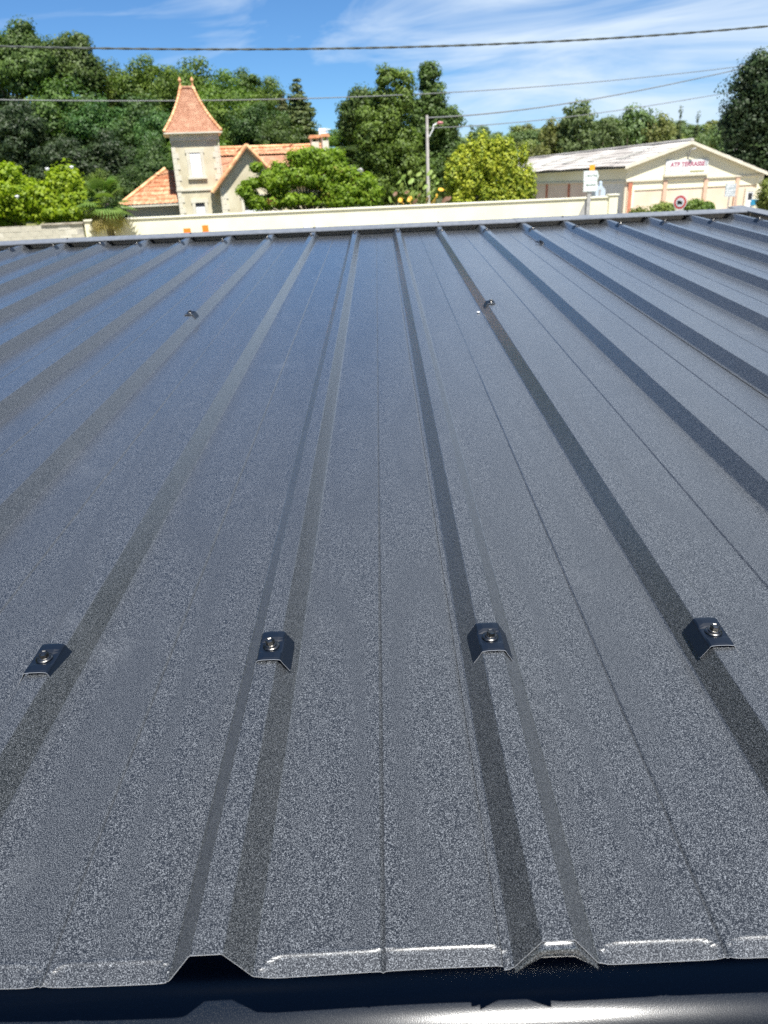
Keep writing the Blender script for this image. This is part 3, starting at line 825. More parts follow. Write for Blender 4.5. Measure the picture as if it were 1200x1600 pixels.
# side wall facing left: upper cladding, infill panels, sliding door
MB().box(bx, bx + .2, .26, LEN, zband - .0, gL[1] - .12).build('side_cladding', M_shed_cream, shed)
nb = 8
for k in range(nb):
    y0_ = .3 + k * (LEN - .3) / nb; y1_ = y0_ + (LEN - .3) / nb
    MB().box(bx + .06, bx + .2, y0_ + .18, y1_, 0, zband - .003).build('side_panel', M_shed_grey if k in (0,) else M_shed_brown, shed)
    MB().box(bx - .03, bx + .17, y0_ - .17, y0_ + .17, 0, zband - .003).build('side_post', M_red if k else M_trim, shed)
MB().box(bx - .06, bx - .001, .26, LEN, zband - .12, zband + .04).build('side_band', M_trim, shed)
# sheet roof, corrugated, slightly uneven
def corr(p0, p1, q0, q1, name, m, par, n, rows=14, amp=.05):
    p0, p1, q0, q1 = map(Vector, (p0, p1, q0, q1)); vs = []; rg = random.Random(9)
    N = n * 2
    for r in range(rows + 1):
        for e in ((0, 1) if r < rows else (0,)):
            pass
    for r in range(rows):
        for e in (0, 1):
            f = (r + e) / rows
            for c in range(N + 1):
                g = c / N; p = p0.lerp(p1, g).lerp(q0.lerp(q1, g), f)
                p = p + Vector((0, 0, amp * (c % 2) + .05 * (1 - e) + .05 * math.sin(g * 37) * math.sin(f * 5 + g * 8)))
                vs.append(p)
    fs = []
    for r in range(2 * rows - 1):
        for c in range(N): fs.append((r * (N + 1) + c, r * (N + 1) + c + 1, (r + 1) * (N + 1) + c + 1, (r + 1) * (N + 1) + c))
    return MB().add(vs, fs).build(name, m, par)
eo = .35
slopeL = (gA[1] - gL[1]) / (gA[0] - bx)
corr((bx - eo, LEN, gL[1] - slopeL * eo), (bx - eo, -.35, gL[1] - slopeL * eo), (gA[0], LEN, gA[1]), (gA[0], -.35, gA[1]), 'roof_slope', M_fibre, shed, 150, 6)
corr((gR[0] + .1, -.35, gR[1] - .03), (gR[0] + .1, LEN, gR[1] - .03), (gA[0], -.35, gA[1]), (gA[0], LEN, gA[1]), 'roof_slope', M_fibre, shed, 150, 6)
MB().prism([(bx - eo, gL[1] - slopeL * eo - .22), (bx - eo, gL[1] - slopeL * eo + .03), (gA[0], gA[1] + .05), (gA[0], gA[1] - .2)], -.40, -.30).build('verge_board', M_trim, shed)
MB().prism([(gR[0] + .1, gR[1] - .03), (gR[0] + .1, gR[1] - .25), (gA[0], gA[1] - .2), (gA[0], gA[1] + .05)], -.40, -.30).build('verge_board', M_trim, shed)
MB().box(bx - eo - .12, bx - eo, -.3, LEN, gL[1] - slopeL * eo - .15, gL[1] - slopeL * eo - .03).build('side_gutter', M_darkin, shed)
MB().tube([(gA[0], -.4, gA[1] + .09), (gA[0], LEN, gA[1] + .09)], .13, 8).build('ridge_cap', M_fibre, shed)
# rooflights: greyer panels along the slope
for k in range(7):
    y0_ = 4 + k * 6
    f = .35
    xa, xb = bx + (gA[0] - bx) * .28, bx + (gA[0] - bx) * .62
    za, zb_ = gL[1] + (gA[1] - gL[1]) * .28 + .13, gL[1] + (gA[1] - gL[1]) * .62 + .13
    MB().add([(xa, y0_, za), (xa, y0_ + 1.2, za), (xb, y0_ + 1.2, zb_), (xb, y0_, zb_), (xa, y0_, za - .1), (xa, y0_ + 1.2, za - .1), (xb, y0_ + 1.2, zb_ - .1), (xb, y0_, zb_ - .1)],
             [(0, 3, 2, 1), (0, 1, 5, 4), (2, 3, 7, 6), (0, 4, 7, 3), (1, 2, 6, 5)]).build('rooflight', noisy('mossy_rooflight', (.29, .28, .25), (.40, .385, .35), 1.2) if k == 0 else bpy.data.materials['mossy_rooflight'], shed)
# door
a, _ = fg.hit(1165, 326); b, _ = fg.hit(1174, 326); zd = fg.hit(1172, 299)[1]
dr = MB().box(a, b, .03, .11, 0, zd).build('door', M_white, shed)
MB().box(a + .08, b - .08, .0, .028, zd - .62, zd - .12).build('door_window', M_darkin, dr)
MB().box(b - .12, b - .07, -.03, .028, 1.0, 1.1).build('handle', M_gal, dr)
MB().box(a - .22, a - .003, .0, .118, 0, zd + .25).box(b + .003, b + .22, .0, .118, 0, zd + .25).box(a - .003, b + .003, .0, .118, zd + .003, zd + .25).build('door_surround', M_trim, dr)
a, b2_ = fg.hit(1173.5, 312), fg.hit(1184, 320)
MB().box(a[0], b2_[0], -.06, -.031, b2_[1], a[1]).build('teal_board', M_teal, shed)
# lamp bracket over the banner
p = fg.hit(1077, 240)
MB().tube([(p[0] - .1, 0, p[1] - .5), (p[0] - .1, -.12, p[1]), (p[0], -.35, p[1] + .3), (p[0] + .25, -.5, p[1] + .35)], [.06, .06, .06, .11], 6).build('wall_lamp', M_gal, shed)

def text_mesh(s, size, m, name='lettering', ext=.004, bold=0.):
    c = bpy.data.curves.new('t', 'FONT'); c.body = s; c.size = size; c.align_x = 'CENTER'; c.align_y = 'CENTER'; c.extrude = ext; c.offset = bold
    o = bpy.data.objects.new('t', c); col.objects.link(o)
    dg = bpy.context.evaluated_depsgraph_get(); dg.update()
    me = bpy.data.meshes.new_from_object(o.evaluated_get(dg)); me.name = name
    bpy.data.objects.remove(o); me.materials.clear(); me.materials.append(m)
    return me
# banner
a = fg.hit(1040, 253.5); b = fg.hit(1104, 272.5)
bw_, bh_ = b[0] - a[0], a[1] - b[1]
bx_, bz_ = (a[0] + b[0]) / 2, (a[1] + b[1]) / 2 + .12
bn = MB().box(-bw_ / 2, bw_ / 2, -.08, -.03, -bh_ / 2, bh_ / 2).build('banner', M_banner, None, smooth=False)
bn.parent = None
bn.matrix_world = Matrix.Translation(fg.p) @ Matrix.Rotation(wth, 4, 'Z') @ Matrix.Translation((bx_, 0, bz_))
tag(bn, 'white banner with red lettering fixed on the warehouse gable', 'banner')
link('lettering', text_mesh('ATP TERRASSE', .46, M_textred, bold=.012), bn, loc=(.05, -.085, bh_ * .17), rot=(R(90), 0, 0))
link('lettering', text_mesh('travaux publics', .28, M_textgrey), bn, loc=(-bw_ * .22, -.085, -bh_ * .28), rot=(R(90), 0, 0))
MB().box(bw_ * .08, bw_ * .42, -.10, -.081, -bh_ * .40, -bh_ * .29).build('stripe', mat('olive_stripe', (.35, .33, .14), .7), bn)
MB().box(bw_ * .43, bw_ * .48, -.10, -.081, bh_ * .05, bh_ * .42).build('emblem', M_textgrey, bn)
MB().box(-bw_ / 2 - .1, bw_ / 2 + .05, -.2, -.02, -bh_ / 2 - .16, -bh_ / 2 - .01).build('ledge', M_trim, bn)

# ------------------------------------------------------------------ signs
def post_at(x, ybase_px, D):
    p = at(x, ybase_px, D); return Vector((p.x, p.y, 0))
# direction sign in front of the wall
Ds = 32.2
P = post_at(919, 320, Ds)
ds = empty('direction_sign', P, R(2), label='two stacked white arrow direction signs on a grey post by the cream wall', cat='road sign')
def loc_px(x, y, D, P, rz):
    q = at(x, y, D) - Vector((P.x, P.y, 0)); return Vector((q.x * math.cos(rz) + q.y * math.sin(rz), 0, q.z))
c1 = loc_px(923, 275, Ds, P, 0); c2 = loc_px(922, 290.5, Ds, P, 0)
tp = loc_px(921, 266, Ds, P, 0).z
MB().box(-.07, .07, -.05, .05, 0, tp).build('post', M_gal, ds)
def arrow(wd, ht, tipw):
    return [(-wd / 2, -ht / 2), (wd / 2 - tipw, -ht / 2), (wd / 2, 0), (wd / 2 - tipw, ht / 2), (-wd / 2, ht / 2)]
for (c, txt, sub, wd, ht, tw_) in ((c1, 'CENTRE', None, .60, .38, .08), (c2, 'MAIRIE', 'P', .56, .40, .04)):
    pn = MB().prism(arrow(wd, ht, tw_), -.085, -.055).build('panel', M_white, ds, loc=(c.x, 0, c.z))
    bd = MB()
    out_ = arrow(wd - .03, ht - .03, tw_); inn = arrow(wd - .055, ht - .055, tw_)
    n = 5
    bd.add([(x, -.087, z) for x, z in out_] + [(x, -.087, z) for x, z in inn] + [(x, -.084, z) for x, z in out_] + [(x, -.084, z) for x, z in inn],
           [(i, (i + 1) % n, n + (i + 1) % n, n + i) for i in range(n)] + [(2 * n + i, 3 * n + i, 3 * n + (i + 1) % n, 2 * n + (i + 1) % n) for i in range(n)])
    bd.build('border', M_signgreen, pn)
    link('lettering', text_mesh(txt, .13, M_text, ext=.002, bold=.003), pn, loc=(0, -.088, .03 if sub else 0), rot=(R(90), 0, 0))
    if sub: link('lettering', text_mesh(sub, .10, M_text, ext=.002), pn, loc=(-.05, -.088, -.11), rot=(R(90), 0, 0))
co = loc_px(924.5, 262, Ds, P, 0)
MB().box(-.10, .10, -.08, -.052, -.10, .10).build('orange_panel', M_orange2, ds, loc=(co.x, 0, co.z))
# diagonal grey panel at the foot of the signpost
g0 = loc_px(916, 312, Ds, P, 0); g1 = loc_px(905, 336, Ds, P, 0); g2 = loc_px(918, 336, Ds, P, 0); g3 = loc_px(925, 311, Ds, P, 0)
MB().prism([(g1.x, g1.z - .6), (g2.x - .02, g2.z - .6), (g2.x - .02, g2.z), (g3.x, g3.z), (g0.x, g0.z), (g1.x, g1.z)], .06, .10).build('diagonal_plate', M_gal, ds)

# round prohibition sign near the ridge on the right
Dr = 37.0
P = post_at(1062, 330, Dr)
rs = empty('round_sign', P, R(-42), label='round red ringed road sign with white plate in front of the warehouse', cat='road sign')
c = loc_px(1063.5, 316, Dr, P, 0)
MB().tube([(0, 0, 0), (0, 0, c.z + .25)], .03, 8).build('post', M_gal, rs)
dsk = MB().lathe([(0, 0), (.28, 0), (.285, .01), (.28, .02), (0, .02)], 32)
ds1 = dsk.build('disc', M_signred, rs, loc=(0, -.04, c.z), rot=(R(90), 0, 0))
MB().lathe([(0, 0), (.19, 0), (.19, .005), (0, .005)], 32).build('disc_centre', M_white, rs, loc=(0, -.0605, c.z), rot=(R(90), 0, 0))
MB().lathe([(.282, 0), (.31, 0), (.31, .012), (.282, .012)], 32).build('disc_rim', M_white, rs, loc=(0, -.045, c.z), rot=(R(90), 0, 0))
MB().box(-.12, .04, -.072, -.067, -.06, .07).box(.045, .11, -.072, -.067, -.06, .03).box(-.09, -.04, -.072, -.067, -.09, -.06).box(.03, .08, -.072, -.067, -.09, -.06).build('lorry_symbol', M_black, rs, loc=(0, 0, c.z))
MB().box(-.2, .2, -.06, -.04, -.11, .11).build('lower_plate', M_white, rs, loc=(0, 0, c.z - .43))

# notice board on a post before the warehouse
Dn = 62
P = post_at(1139, 325, Dn)
nb_ = empty('notice_board', P, R(6), label='grey printed notice board on a thin post before the peach gable', cat='sign')
c = loc_px(1141, 297, Dn, P, 0); c_b = loc_px(1139, 306, Dn, P, 0)
MB().tube([(-.1, 0, 0), (-.1, 0, c_b.z)], .05, 6).tube([(.45, 0, 0), (.45, 0, c_b.z)], .03, 6).build('post', M_gal, nb_)
pb = MB().box(-.42, .42, -.05, 0, -.46, .46).build('panel', M_noticegrey, nb_, loc=(c.x, 0, c.z))
mb = MB()
for k in range(6):
    if k != 2: mb.box(-.34, .30 - (k % 3) * .1, -.056, -.051, .34 - k * .13, .38 - k * .13)
mb.build('printed_lines', M_white, pb)

# pale blue sheet metal kiosk by the side door of the warehouse
Dk = 58
pk = at(937, 300, Dk)
kb = at(937, 307, Dk)
x0 = at(930.5, 300, Dk).x; x1 = at(946, 300, Dk).x; zt_ = at(940, 290, Dk).z; ze_ = at(940, 297, Dk).z
kx = (x1 - x0) / 2
kk = empty('blue_grey_container', Vector(((x0 + x1) / 2, Dk, 0)), 0, label='pale blue grey metal container with pointed top behind the wall end', cat='container')
MB().prism([(-kx, 0), (kx, 0), (kx, ze_), (kx * .25, zt_), (-kx * .45, zt_ - .1), (-kx, ze_)], 0, 1.0).build('body', M_bluegrey, kk)
MB().box(-kx * .35, kx * .05, -.03, -.002, 0, ze_ + .05).build('door_slot', M_gal, kk)
MB().lathe([(.13, 0), (.13, .25), (.06, .3), (0, .3)], 10).build('vent', M_bluegrey, kk, loc=(kx * .2, .4, zt_ - .02))

# orange marker boards on stakes before the wall
for (x0, y0, x1, y1, lb) in ((286.5, 357, 298.5, 364, 'lower orange marker board on a stake, left of the pair by the wall'), (315.5, 352, 326.5, 363, 'taller orange marker board on a stake, right of the pair by the wall')):
    D_ = 30.5
    a, b = at(x0, y0, D_), at(x1, y1, D_)
    o = empty('marker_board', Vector(((a.x + b.x) / 2, D_, 0)), R(6), label=lb, cat='marker board')
    o['group'] = 'orange marker boards by the wall'
    hw = (b.x - a.x) / 2
    MB().box(-.025, .025, .0, .04, 0, a.z - .02).build('stake', M_bark, o)
    MB().box(-hw, hw, -.03, -.002, a.z - .32, a.z).build('board', M_orange, o)
# meter boxes on the wall face
for x0, x1, y0, y1, lb in ((474, 485, 347, 353, 'wide white meter box low on the cream wall'), (493, 500, 345, 353, 'narrow white meter box, right neighbour of the wide one')):
    a, b = fw.hit(x0, y0), fw.hit(x1, y1)
    o = MB().box(a[0], b[0], -.12, -.002, b[1] - .15, a[1]).build('meter_box', M_white)
    o.matrix_world = Matrix.Translation(fw.p) @ Matrix.Rotation(fw.th, 4, 'Z'); tag(o, lb, 'meter box', 'white meter boxes on the wall')

# ------------------------------------------------------------------ poles and cables
def cable_pts(px, A, B, n=60):
    """points over pixels px list, lying in the vertical plane through A and B"""
    d = (B - A); d.z = 0; d.normalize(); nn = Vector((-d.y, d.x, 0))
    xs = [p[0] for p in px]; ys = [p[1] for p in px]
    deg = min(3, len(px) - 1)
    co = np.polyfit(xs, ys, deg)
    out_ = []
    for x in np.linspace(xs[0], xs[-1], n):
        y = np.polyval(co, x); r = ray(x, y); o_ = Vector((0, 0, HC))
        k = (A - o_).dot(nn) / r.dot(nn); out_.append(o_ + r * k)
    return out_
A = at(-500, 60, 10.5); B = at(1700, -10, 10.5)
pts = cable_pts([(-300, 62), (0, 72), (300, 76.5), (600, 75), (900, 63), (1200, 40), (1450, 14)], A, B, 260)
mb = MB()
for ph in (0, math.pi):
    q = []
    s = 0
    for i, p in enumerate(pts):
        if i: s += (p - pts[i - 1]).length
        a = s * 2 * math.pi / .42 + ph
        q.append(p + Vector((0, math.cos(a), math.sin(a))) * .0048)
    mb.tube(q, .0085, 5)
mb.build('twisted_cable', M_cable, label='thick twisted black overhead cable nearest above the roof', cat='cable')
POLE2 = at(1166, 102, 78)
pA = at(-300, 150, 38)
pts = cable_pts([(-300, 149), (0, 155), (250, 157.5), (430, 156.5), (530, 152.5), (800, 137.5), (1000, 121), (1166, 103)], pA, POLE2, 90)
MB().tube(pts, .030, 5).build('overhead_cable', M_cable2, label='thin grey cable crossing in front of the tower roof', cat='cable')
Dp = 52
ptop = at(667, 180, Dp)
pts = cable_pts([(668, 184), (800, 173.5), (950, 150.5), (1070, 127), (1164, 106)], ptop, POLE2, 40)
MB().tube(pts, .040, 5).build('overhead_cable', M_cable2, label='grey cable rising right from the concrete pole top, middle one', cat='cable')
pts = cable_pts([(668, 200), (800, 192), (980, 170), (1080, 155), (1164, 140)], ptop, POLE2, 40)
MB().tube(pts, .028, 5).build('overhead_cable', M_cable2, label='lowest thin cable above the far wooded hill', cat='cable')
def z_at(P_): return Tz(P_.x, P_.y)
pole = empty('utility_pole', (ptop.x, Dp, 0), 0, label='pale concrete utility pole before the tall central trees', cat='utility pole')
MB().tube([(0, 0, 0), (0, 0, ptop.z)], [.13, .085], 10).build('pole_shaft', M_concrete_pole, pole)
a = at(674, 205, Dp); l1 = at(677, 196, Dp); l2 = at(690, 192, Dp)
MB().tube([(.12, -.05, a.z - .3), (a.x - ptop.x + .1, -.1, a.z + .1), (l1.x - ptop.x, -.1, l1.z), (l2.x - ptop.x - .3, -.1, l2.z - .03)], .04, 6).build('lamp_arm', M_white, pole)
MB().lathe([(0, .09), (.14, .06), (.2, 0), (.16, -.07), (0, -.09)], 10).build('lamp_head', M_lamp_pink, pole, loc=(l2.x - ptop.x - .1, -.1, l2.z))
pole2 = empty('utility_pole', (POLE2.x, POLE2.y, 0), 0, label='utility pole hidden in the dark tree at the right edge', cat='utility pole')
MB().tube([(0, 0, 0), (0, 0, POLE2.z + .3)], [.17, .12], 10).build('pole_shaft', M_concrete_pole, pole2)
MB().box(-.6, .6, -.06, .06, POLE2.z - .1, POLE2.z + .02).build('crossarm', M_gal, pole2)
a = at(563, 271, 40)
lp = empty('lamp_post', (a.x, 40, 0), 0, label='slim grey lamp post beside the leafy maple', cat='lamp post')
MB().tube([(0, 0, 0), (0, 0, a.z)], [.08, .06], 8).build('post', M_gal, lp)
MB().lathe([(.05, 0), (.14, .05), (.16, .16), (.05, .24), (0, .25)], 10).build('lamp_head', M_gal, lp, loc=(0, 0, a.z))

# ------------------------------------------------------------------ vegetation
def leaf_mesh(name, P, Nrm, size, mats, rnd, aspect=.6, mi=None):
    """kite shaped leaves at P facing Nrm"""
    n = len(P); rs = np.random.RandomState(n % 9973)
    Nrm = Nrm / np.maximum(np.linalg.norm(Nrm, axis=1, keepdims=True), 1e-6)
    a = rs.randn(n, 3); a -= (a * Nrm).sum(1, keepdims=True) * Nrm; a /= np.maximum(np.linalg.norm(a, axis=1, keepdims=True), 1e-6)
    b = np.cross(Nrm, a); s = np.asarray(size).reshape(-1, 1) * (.7 + .6 * rs.rand(n, 1))
    V = np.stack([P - a * s * .5, P + b * s * .5 * aspect - a * s * .05 + Nrm * s * .08, P + a * s * .5, P - b * s * .5 * aspect - a * s * .05 + Nrm * s * .08], 1).reshape(-1, 3)
    me = bpy.data.meshes.new(name)
    me.vertices.add(4 * n); me.vertices.foreach_set('co', V.astype(np.float32).ravel())
    me.loops.add(4 * n); me.loops.foreach_set('vertex_index', np.arange(4 * n, dtype=np.int32))
    me.polygons.add(n); me.polygons.foreach_set('loop_start', np.arange(0, 4 * n, 4, dtype=np.int32)); me.polygons.foreach_set('loop_total', np.full(n, 4, np.int32))
    if not isinstance(mats, (list, tuple)): mats = [mats]
    for m in mats: me.materials.append(m)
    if mi is not None: me.polygons.foreach_set('material_index', np.asarray(mi, np.int32))
    at2 = me.attributes.new('rnd', 'FLOAT', 'FACE'); at2.data.foreach_set('value', np.asarray(rnd, np.float32))
    me.update(calc_edges=True)
    return me

def crown_pts(seed, lobes, nclump, nleaf, clump_r, flat=.65, fill=.35, updroop=0.):
    rs = np.random.RandomState(seed)
    lobes = np.array(lobes, float)                 # x y z rx ry rz
    wgt = lobes[:, 3] * lobes[:, 5]; wgt = wgt / wgt.sum()
    idx = rs.choice(len(lobes), nclump, p=wgt)
    d = rs.randn(nclump, 3); d /= np.linalg.norm(d, axis=1, keepdims=True)
    rr = 1 - fill * rs.rand(nclump, 1) ** 1.5 + .06 * rs.randn(nclump, 1)
    C = lobes[idx, :3] + d * rr * lobes[idx, 3:6]
    cr_ = clump_r * (.5 + 1.0 * rs.rand(nclump))
    crn = rs.rand(nclump)
    ii = np.repeat(np.arange(nclump), nleaf)
    e = rs.randn(len(ii), 3); e /= np.linalg.norm(e, axis=1, keepdims=True)
    q = rs.rand(len(ii), 1) ** .33
    off = e * q * cr_[ii, None] * np.array([1, 1, flat])
    P = C[ii] + off
    outw = d[ii]
    N = e * 1.25 + outw * .35 + np.array([0, 0, .35]) + rs.randn(len(ii), 3) * .38
    rnd = np.clip(.55 * rs.rand(len(ii)) + .45 * crn[ii], 0, 1)
    return P, N, rnd, C

def trunk_mesh(h, r0, seed, nl=6, spread=.15, lean=0.):
    rg = random.Random(seed); mb = MB()
    pts = [(rg.uniform(-.02, .02) * h * k / 5 + lean * k / 5, rg.uniform(-.02, .02) * h * k / 5, h * .8 * k / 5) for k in range(6)]
    mb.tube(pts, [r0 * (1.25 if k == 0 else 1 - .16 * k) for k in range(6)], 8)
    for k in range(nl):
        f = rg.uniform(.3, .75); a = rg.uniform(0, 6.28); p = Vector(pts[0]).lerp(Vector(pts[-1]), f)
        L_ = h * spread * rg.uniform(.7, 1.2)
        q = p + Vector((math.cos(a), math.sin(a), .8)) * L_ * .5; q2 = q + Vector((math.cos(a + .3), math.sin(a + .3), 1.1)) * L_ * .5
        mb.tube([p, q, q2], [r0 * .45, r0 * .28, r0 * .1], 6)
    return mb.mesh('trunk', M_bark, True)

def proto(seed, H0, Wd, shape, nclump, nleaf, leaf, clump_r, mats):
    rg = random.Random(seed); lobes = []
    if shape == 'round':
        lobes.append((0, 0, H0 * .60, Wd * .40, Wd * .40, H0 * .34))
        for k in range(9):
            a = rg.uniform(0, 6.28); r = Wd * rg.uniform(.15, .34)
            s = Wd * rg.uniform(.14, .24)
            lobes.append((math.cos(a) * r, math.sin(a) * r, H0 * rg.uniform(.32, .86), s, s, s * 1.1))
        lobes.append((0, 0, H0 * .88, Wd * .16, Wd * .16, H0 * .12))
    elif shape == 'tall':
        for k in range(12):
            f = k / 11; a = rg.uniform(0, 6.28); r = Wd * .22 * math.sin(math.pi * (.15 + .8 * f)); s = Wd * (.30 - .18 * f) * rg.uniform(.8, 1.15)
            lobes.append((math.cos(a) * r, math.sin(a) * r, H0 * (.2 + .74 * f), s, s, s * 1.25))
    elif shape == 'cone':
        for k in range(20):
            f = k / 19; s = Wd * .5 * (1 - f) ** 1.15 * rg.uniform(.85, 1.1) + .04
            lobes.append((rg.uniform(-.1, .1), rg.uniform(-.1, .1), H0 * (.12 + .85 * f), s, s, H0 * .045))
    P, N, rnd, C = crown_pts(seed, lobes, nclump, nleaf, clump_r, fill=.45)
    return [leaf_mesh('crown', P, N, leaf, m, rnd) for m in mats], trunk_mesh(H0, Wd * .03, seed, 0 if shape == 'cone' else 6), H0, Wd

def add_tree(name, crown, trunk, loc, sx, sz, rz, tilt=0, **k):
    o = empty(name, loc, rz, **k); o.scale = (sx, sx, sz)
    link('crown', crown, o); link('trunk', trunk, o)
    return o

PR = [proto(11, 13, 9, 'round', 130, 170, .34, 1.35, (L_forest, L_forest2, L_blue, L_dark)),
      proto(12, 15, 7.5, 'tall', 115, 170, .34, 1.2, (L_forest, L_forest2, L_blue, L_dark)),
      proto(13, 13, 9.5, 'round', 150, 150, .32, 1.2, (L_blue, L_forest, L_forest2, L_dark)),
      proto(14, 14, 8, 'tall', 125, 160, .32, 1.1, (L_forest2, L_forest, L_blue, L_dark))]

def place(pi, mi, x, ytop, D, wpx, cat='tree', label=None, group=None, name='broadleaf_tree', base=None):
    crowns, tr, H0, W0 = PR[pi]
    p = at(x, ytop, D); z0 = Tz(p.x, p.y) if base is None else base
    h = max(3, p.z - z0); scale_w = wpx * D / 1290 / W0
    rg = random.Random(int(x * 7 + D * 13))
    return add_tree(name, crowns[mi], tr, (p.x, p.y, z0), scale_w, h / (H0 * .985), rg.uniform(0, 6.28), label=label, cat=cat, group=group)

FG = 'trees of the wood behind the tower house'
fl = 'dark green tree in the dense wood behind the tower house'
forest = [ # proto, material, x, ytop, D, width px
 (1, 1, 60, 72, 100, 100), (0, 1, 160, 97, 92, 90), (2, 2, 222, 94, 90, 110),
 (0, 0, 190, 112, 98, 110), (0, 1, 300, 92, 96, 105), (2, 0, 268, 108, 100, 100), (0, 1, 345, 112, 92, 95), (2, 1, 385, 112, 98, 100), (0, 1, 420, 122, 94, 75),
 (1, 0, -25, 66, 88, 110), (0, 0, -70, 80, 90, 120),
 (2, 3, 15, 158, 74, 110), (0, 0, 95, 125, 80, 130), (2, 0, 150, 160, 78, 110), (0, 2, 215, 150, 76, 110), (2, 0, 250, 175, 72, 90), (0, 3, 165, 205, 70, 110), (2, 3, 90, 215, 70, 110),
 (0, 2, 235, 215, 66, 90), (0, 1, 350, 150, 78, 110), (2, 0, 400, 165, 76, 100), (0, 1, 310, 190, 70, 100), (2, 1, 430, 185, 74, 80), (0, 3, 60, 165, 78, 110), (0, 2, 200, 262, 60, 90), (2, 2, 150, 268, 62, 70),
]
FL = {(35, 38): 'tallest dark feathery tree at the left of the wood, its top above the first cable', (100, 58): 'second tall tree of the wood, right of the tallest', (60, 72): 'warm green tree between the two tallest of the wood',
      (160, 97): 'olive brown toned tree just right of the two tallest', (222, 94): 'blue green tree of the skyline left of the tower roof', (190, 112): 'rounded skyline tree between the olive and the blue green one',
      (300, 92): 'bright green tree directly behind the tower finials', (345, 112): 'rounded skyline tree just right of the tower roof', (385, 112): 'broad skyline tree above the house ridge', (420, 122): 'last rounded tree of the wood before the pointed conifer',
      (200, 262): 'pale low tree rising over the left tiled wing of the house', (150, 268): 'low bluish tree behind the fan palm', (15, 158): 'darkest round tree behind the lime green bush at the left edge'}
for f in forest: place(*f, label=FL.get((f[2], f[3]), fl), group=FG)
# trees beyond, filling right of the wood behind the house
for x, y, D, wp in ((470, 205, 95, 90), (530, 218, 120, 80), (500, 235, 90, 90), (560, 230, 100, 90), (700, 230, 100, 80)):
    place(0 if x % 20 else 2, 1, x, y, D, wp, label='mid green tree low behind the maple and the house roof', group='trees low behind the house')
# single conifer spire
cn = proto(21, 14, 6, 'cone', 420, 60, .26, .42, (L_conifer,))
PR.append(cn)
place(4, 0, 465, 117, 82, 118, label='tall pointed conifer standing at the right end of the wood', name='conifer_tree')
place(4, 0, 441, 143, 88, 90, label='shorter conifer hidden half behind the left of the pointed one', name='conifer_tree')

# (definition first, then) central tall trees: custom lobes drawn from their outline, at true depth
def outline_tree(name, D, blobs, trunk_x, base_y, mats, seed, ncl, nlf, leaf, cr_, label, cat='tree', depth=.8, fill=.5, flat=.7, aspect=.6, group=None, mesh_name='crown', tight=1.0):
    """blobs: (px x, px y, px half width, px half height); crown lobes with real thickness"""
    pb_ = at(trunk_x, base_y, D); root = empty(name, (pb_.x, D, Tz(pb_.x, D)), 0, label=label, cat=cat, group=group)
    rg = random.Random(seed); lobes = []
    k = D / 1290 * tight
    for (x, y, a, b) in blobs:
        c = at(x, y, D); dy = rg.uniform(-.5, .5) * a * k * .5
        lobes.append((c.x - pb_.x, dy, c.z - Tz(pb_.x, D), a * k, a * k * depth, b * k))
    P, N, rnd, C = crown_pts(seed, lobes, ncl, nlf, cr_, fill=fill, flat=flat)
    z0 = .15; keep = P[:, 2] > z0
    link(mesh_name, leaf_mesh(mesh_name, P[keep], N[keep], leaf, mats, rnd[keep], aspect), root)
    top = max(l[2] + l[5] for l in lobes)
    mb = MB(); r0 = max(.06, top * .018)
    mb.tube([(0, 0, 0), (.1, 0, top * .3), (0, .1, top * .6)], [r0 * 1.2, r0, r0 * .6], 8)
    for l in lobes:
        c = Vector(l[:3]); s = Vector((0, 0, min(top * .55, max(.2, c.z * .5))))
        mb.tube([s, s.lerp(c, .55) + Vector((0, 0, .1)), c + Vector((0, 0, l[5] * .4))], [r0 * .5, r0 * .3, r0 * .1], 6)
    mb.build('trunk', M_bark, root, smooth=True)
    return root
outline_tree('broadleaf_tree', 86, [(36, 50, 10, 10), (26, 66, 16, 12), (46, 68, 14, 10), (30, 86, 24, 16), (55, 92, 20, 16), (10, 100, 24, 22), (40, 118, 36, 24), (-10, 84, 20, 24)], 30, 250, L_forest, 101, 380, 110, .30, .85, 'tallest dark feathery tree at the left of the wood, its top near the first cable', group=FG, fill=.4)
outline_tree('broadleaf_tree', 88, [(100, 68, 12, 9), (124, 70, 8, 9), (88, 84, 18, 13), (118, 88, 20, 15), (100, 105, 28, 20), (80, 120, 26, 24), (130, 118, 24, 22)], 105, 250, L_forest, 102, 380, 110, .30, .85, 'second tall tree of the wood, right of the tallest', group=FG, fill=.4)
outline_tree('broadleaf_tree', 60, [(560, 170, 24, 26), (548, 195, 14, 24), (572, 200, 22, 26)], 575, 320, L_forest, 31, 130, 120, .20, .62, 'dark outlying tree, left shoulder of the tall central clump', tight=.9)
outline_tree('broadleaf_tree', 57, [(606, 132, 13, 24), (631, 132, 11, 24), (632, 160, 12, 20), (598, 160, 20, 18), (575, 185, 16, 14), (610, 190, 28, 24), (585, 215, 30, 28), (625, 228, 30, 26), (590, 250, 34, 30), (640, 262, 34, 26), (600, 292, 40, 28), (650, 295, 40, 26)], 615, 320, L_forest2, 32, 720, 90, .19, .46, 'tall open crowned tree in the centre with two feathery tops', tight=.88, fill=.35)
outline_tree('broadleaf_tree', 59, [(671, 118, 12, 18), (675, 145, 18, 22), (672, 172, 22, 20), (700, 190, 20, 20), (680, 205, 34, 24), (698, 232, 24, 26), (652, 166, 9, 12), (650, 186, 13, 16), (650, 212, 18, 20), (665, 262, 40, 36), (700, 280, 28, 34)], 672, 320, L_forest, 33, 640, 90, .19, .46, 'darker tall tree with a narrow top behind the concrete pole', tight=.9, fill=.35)
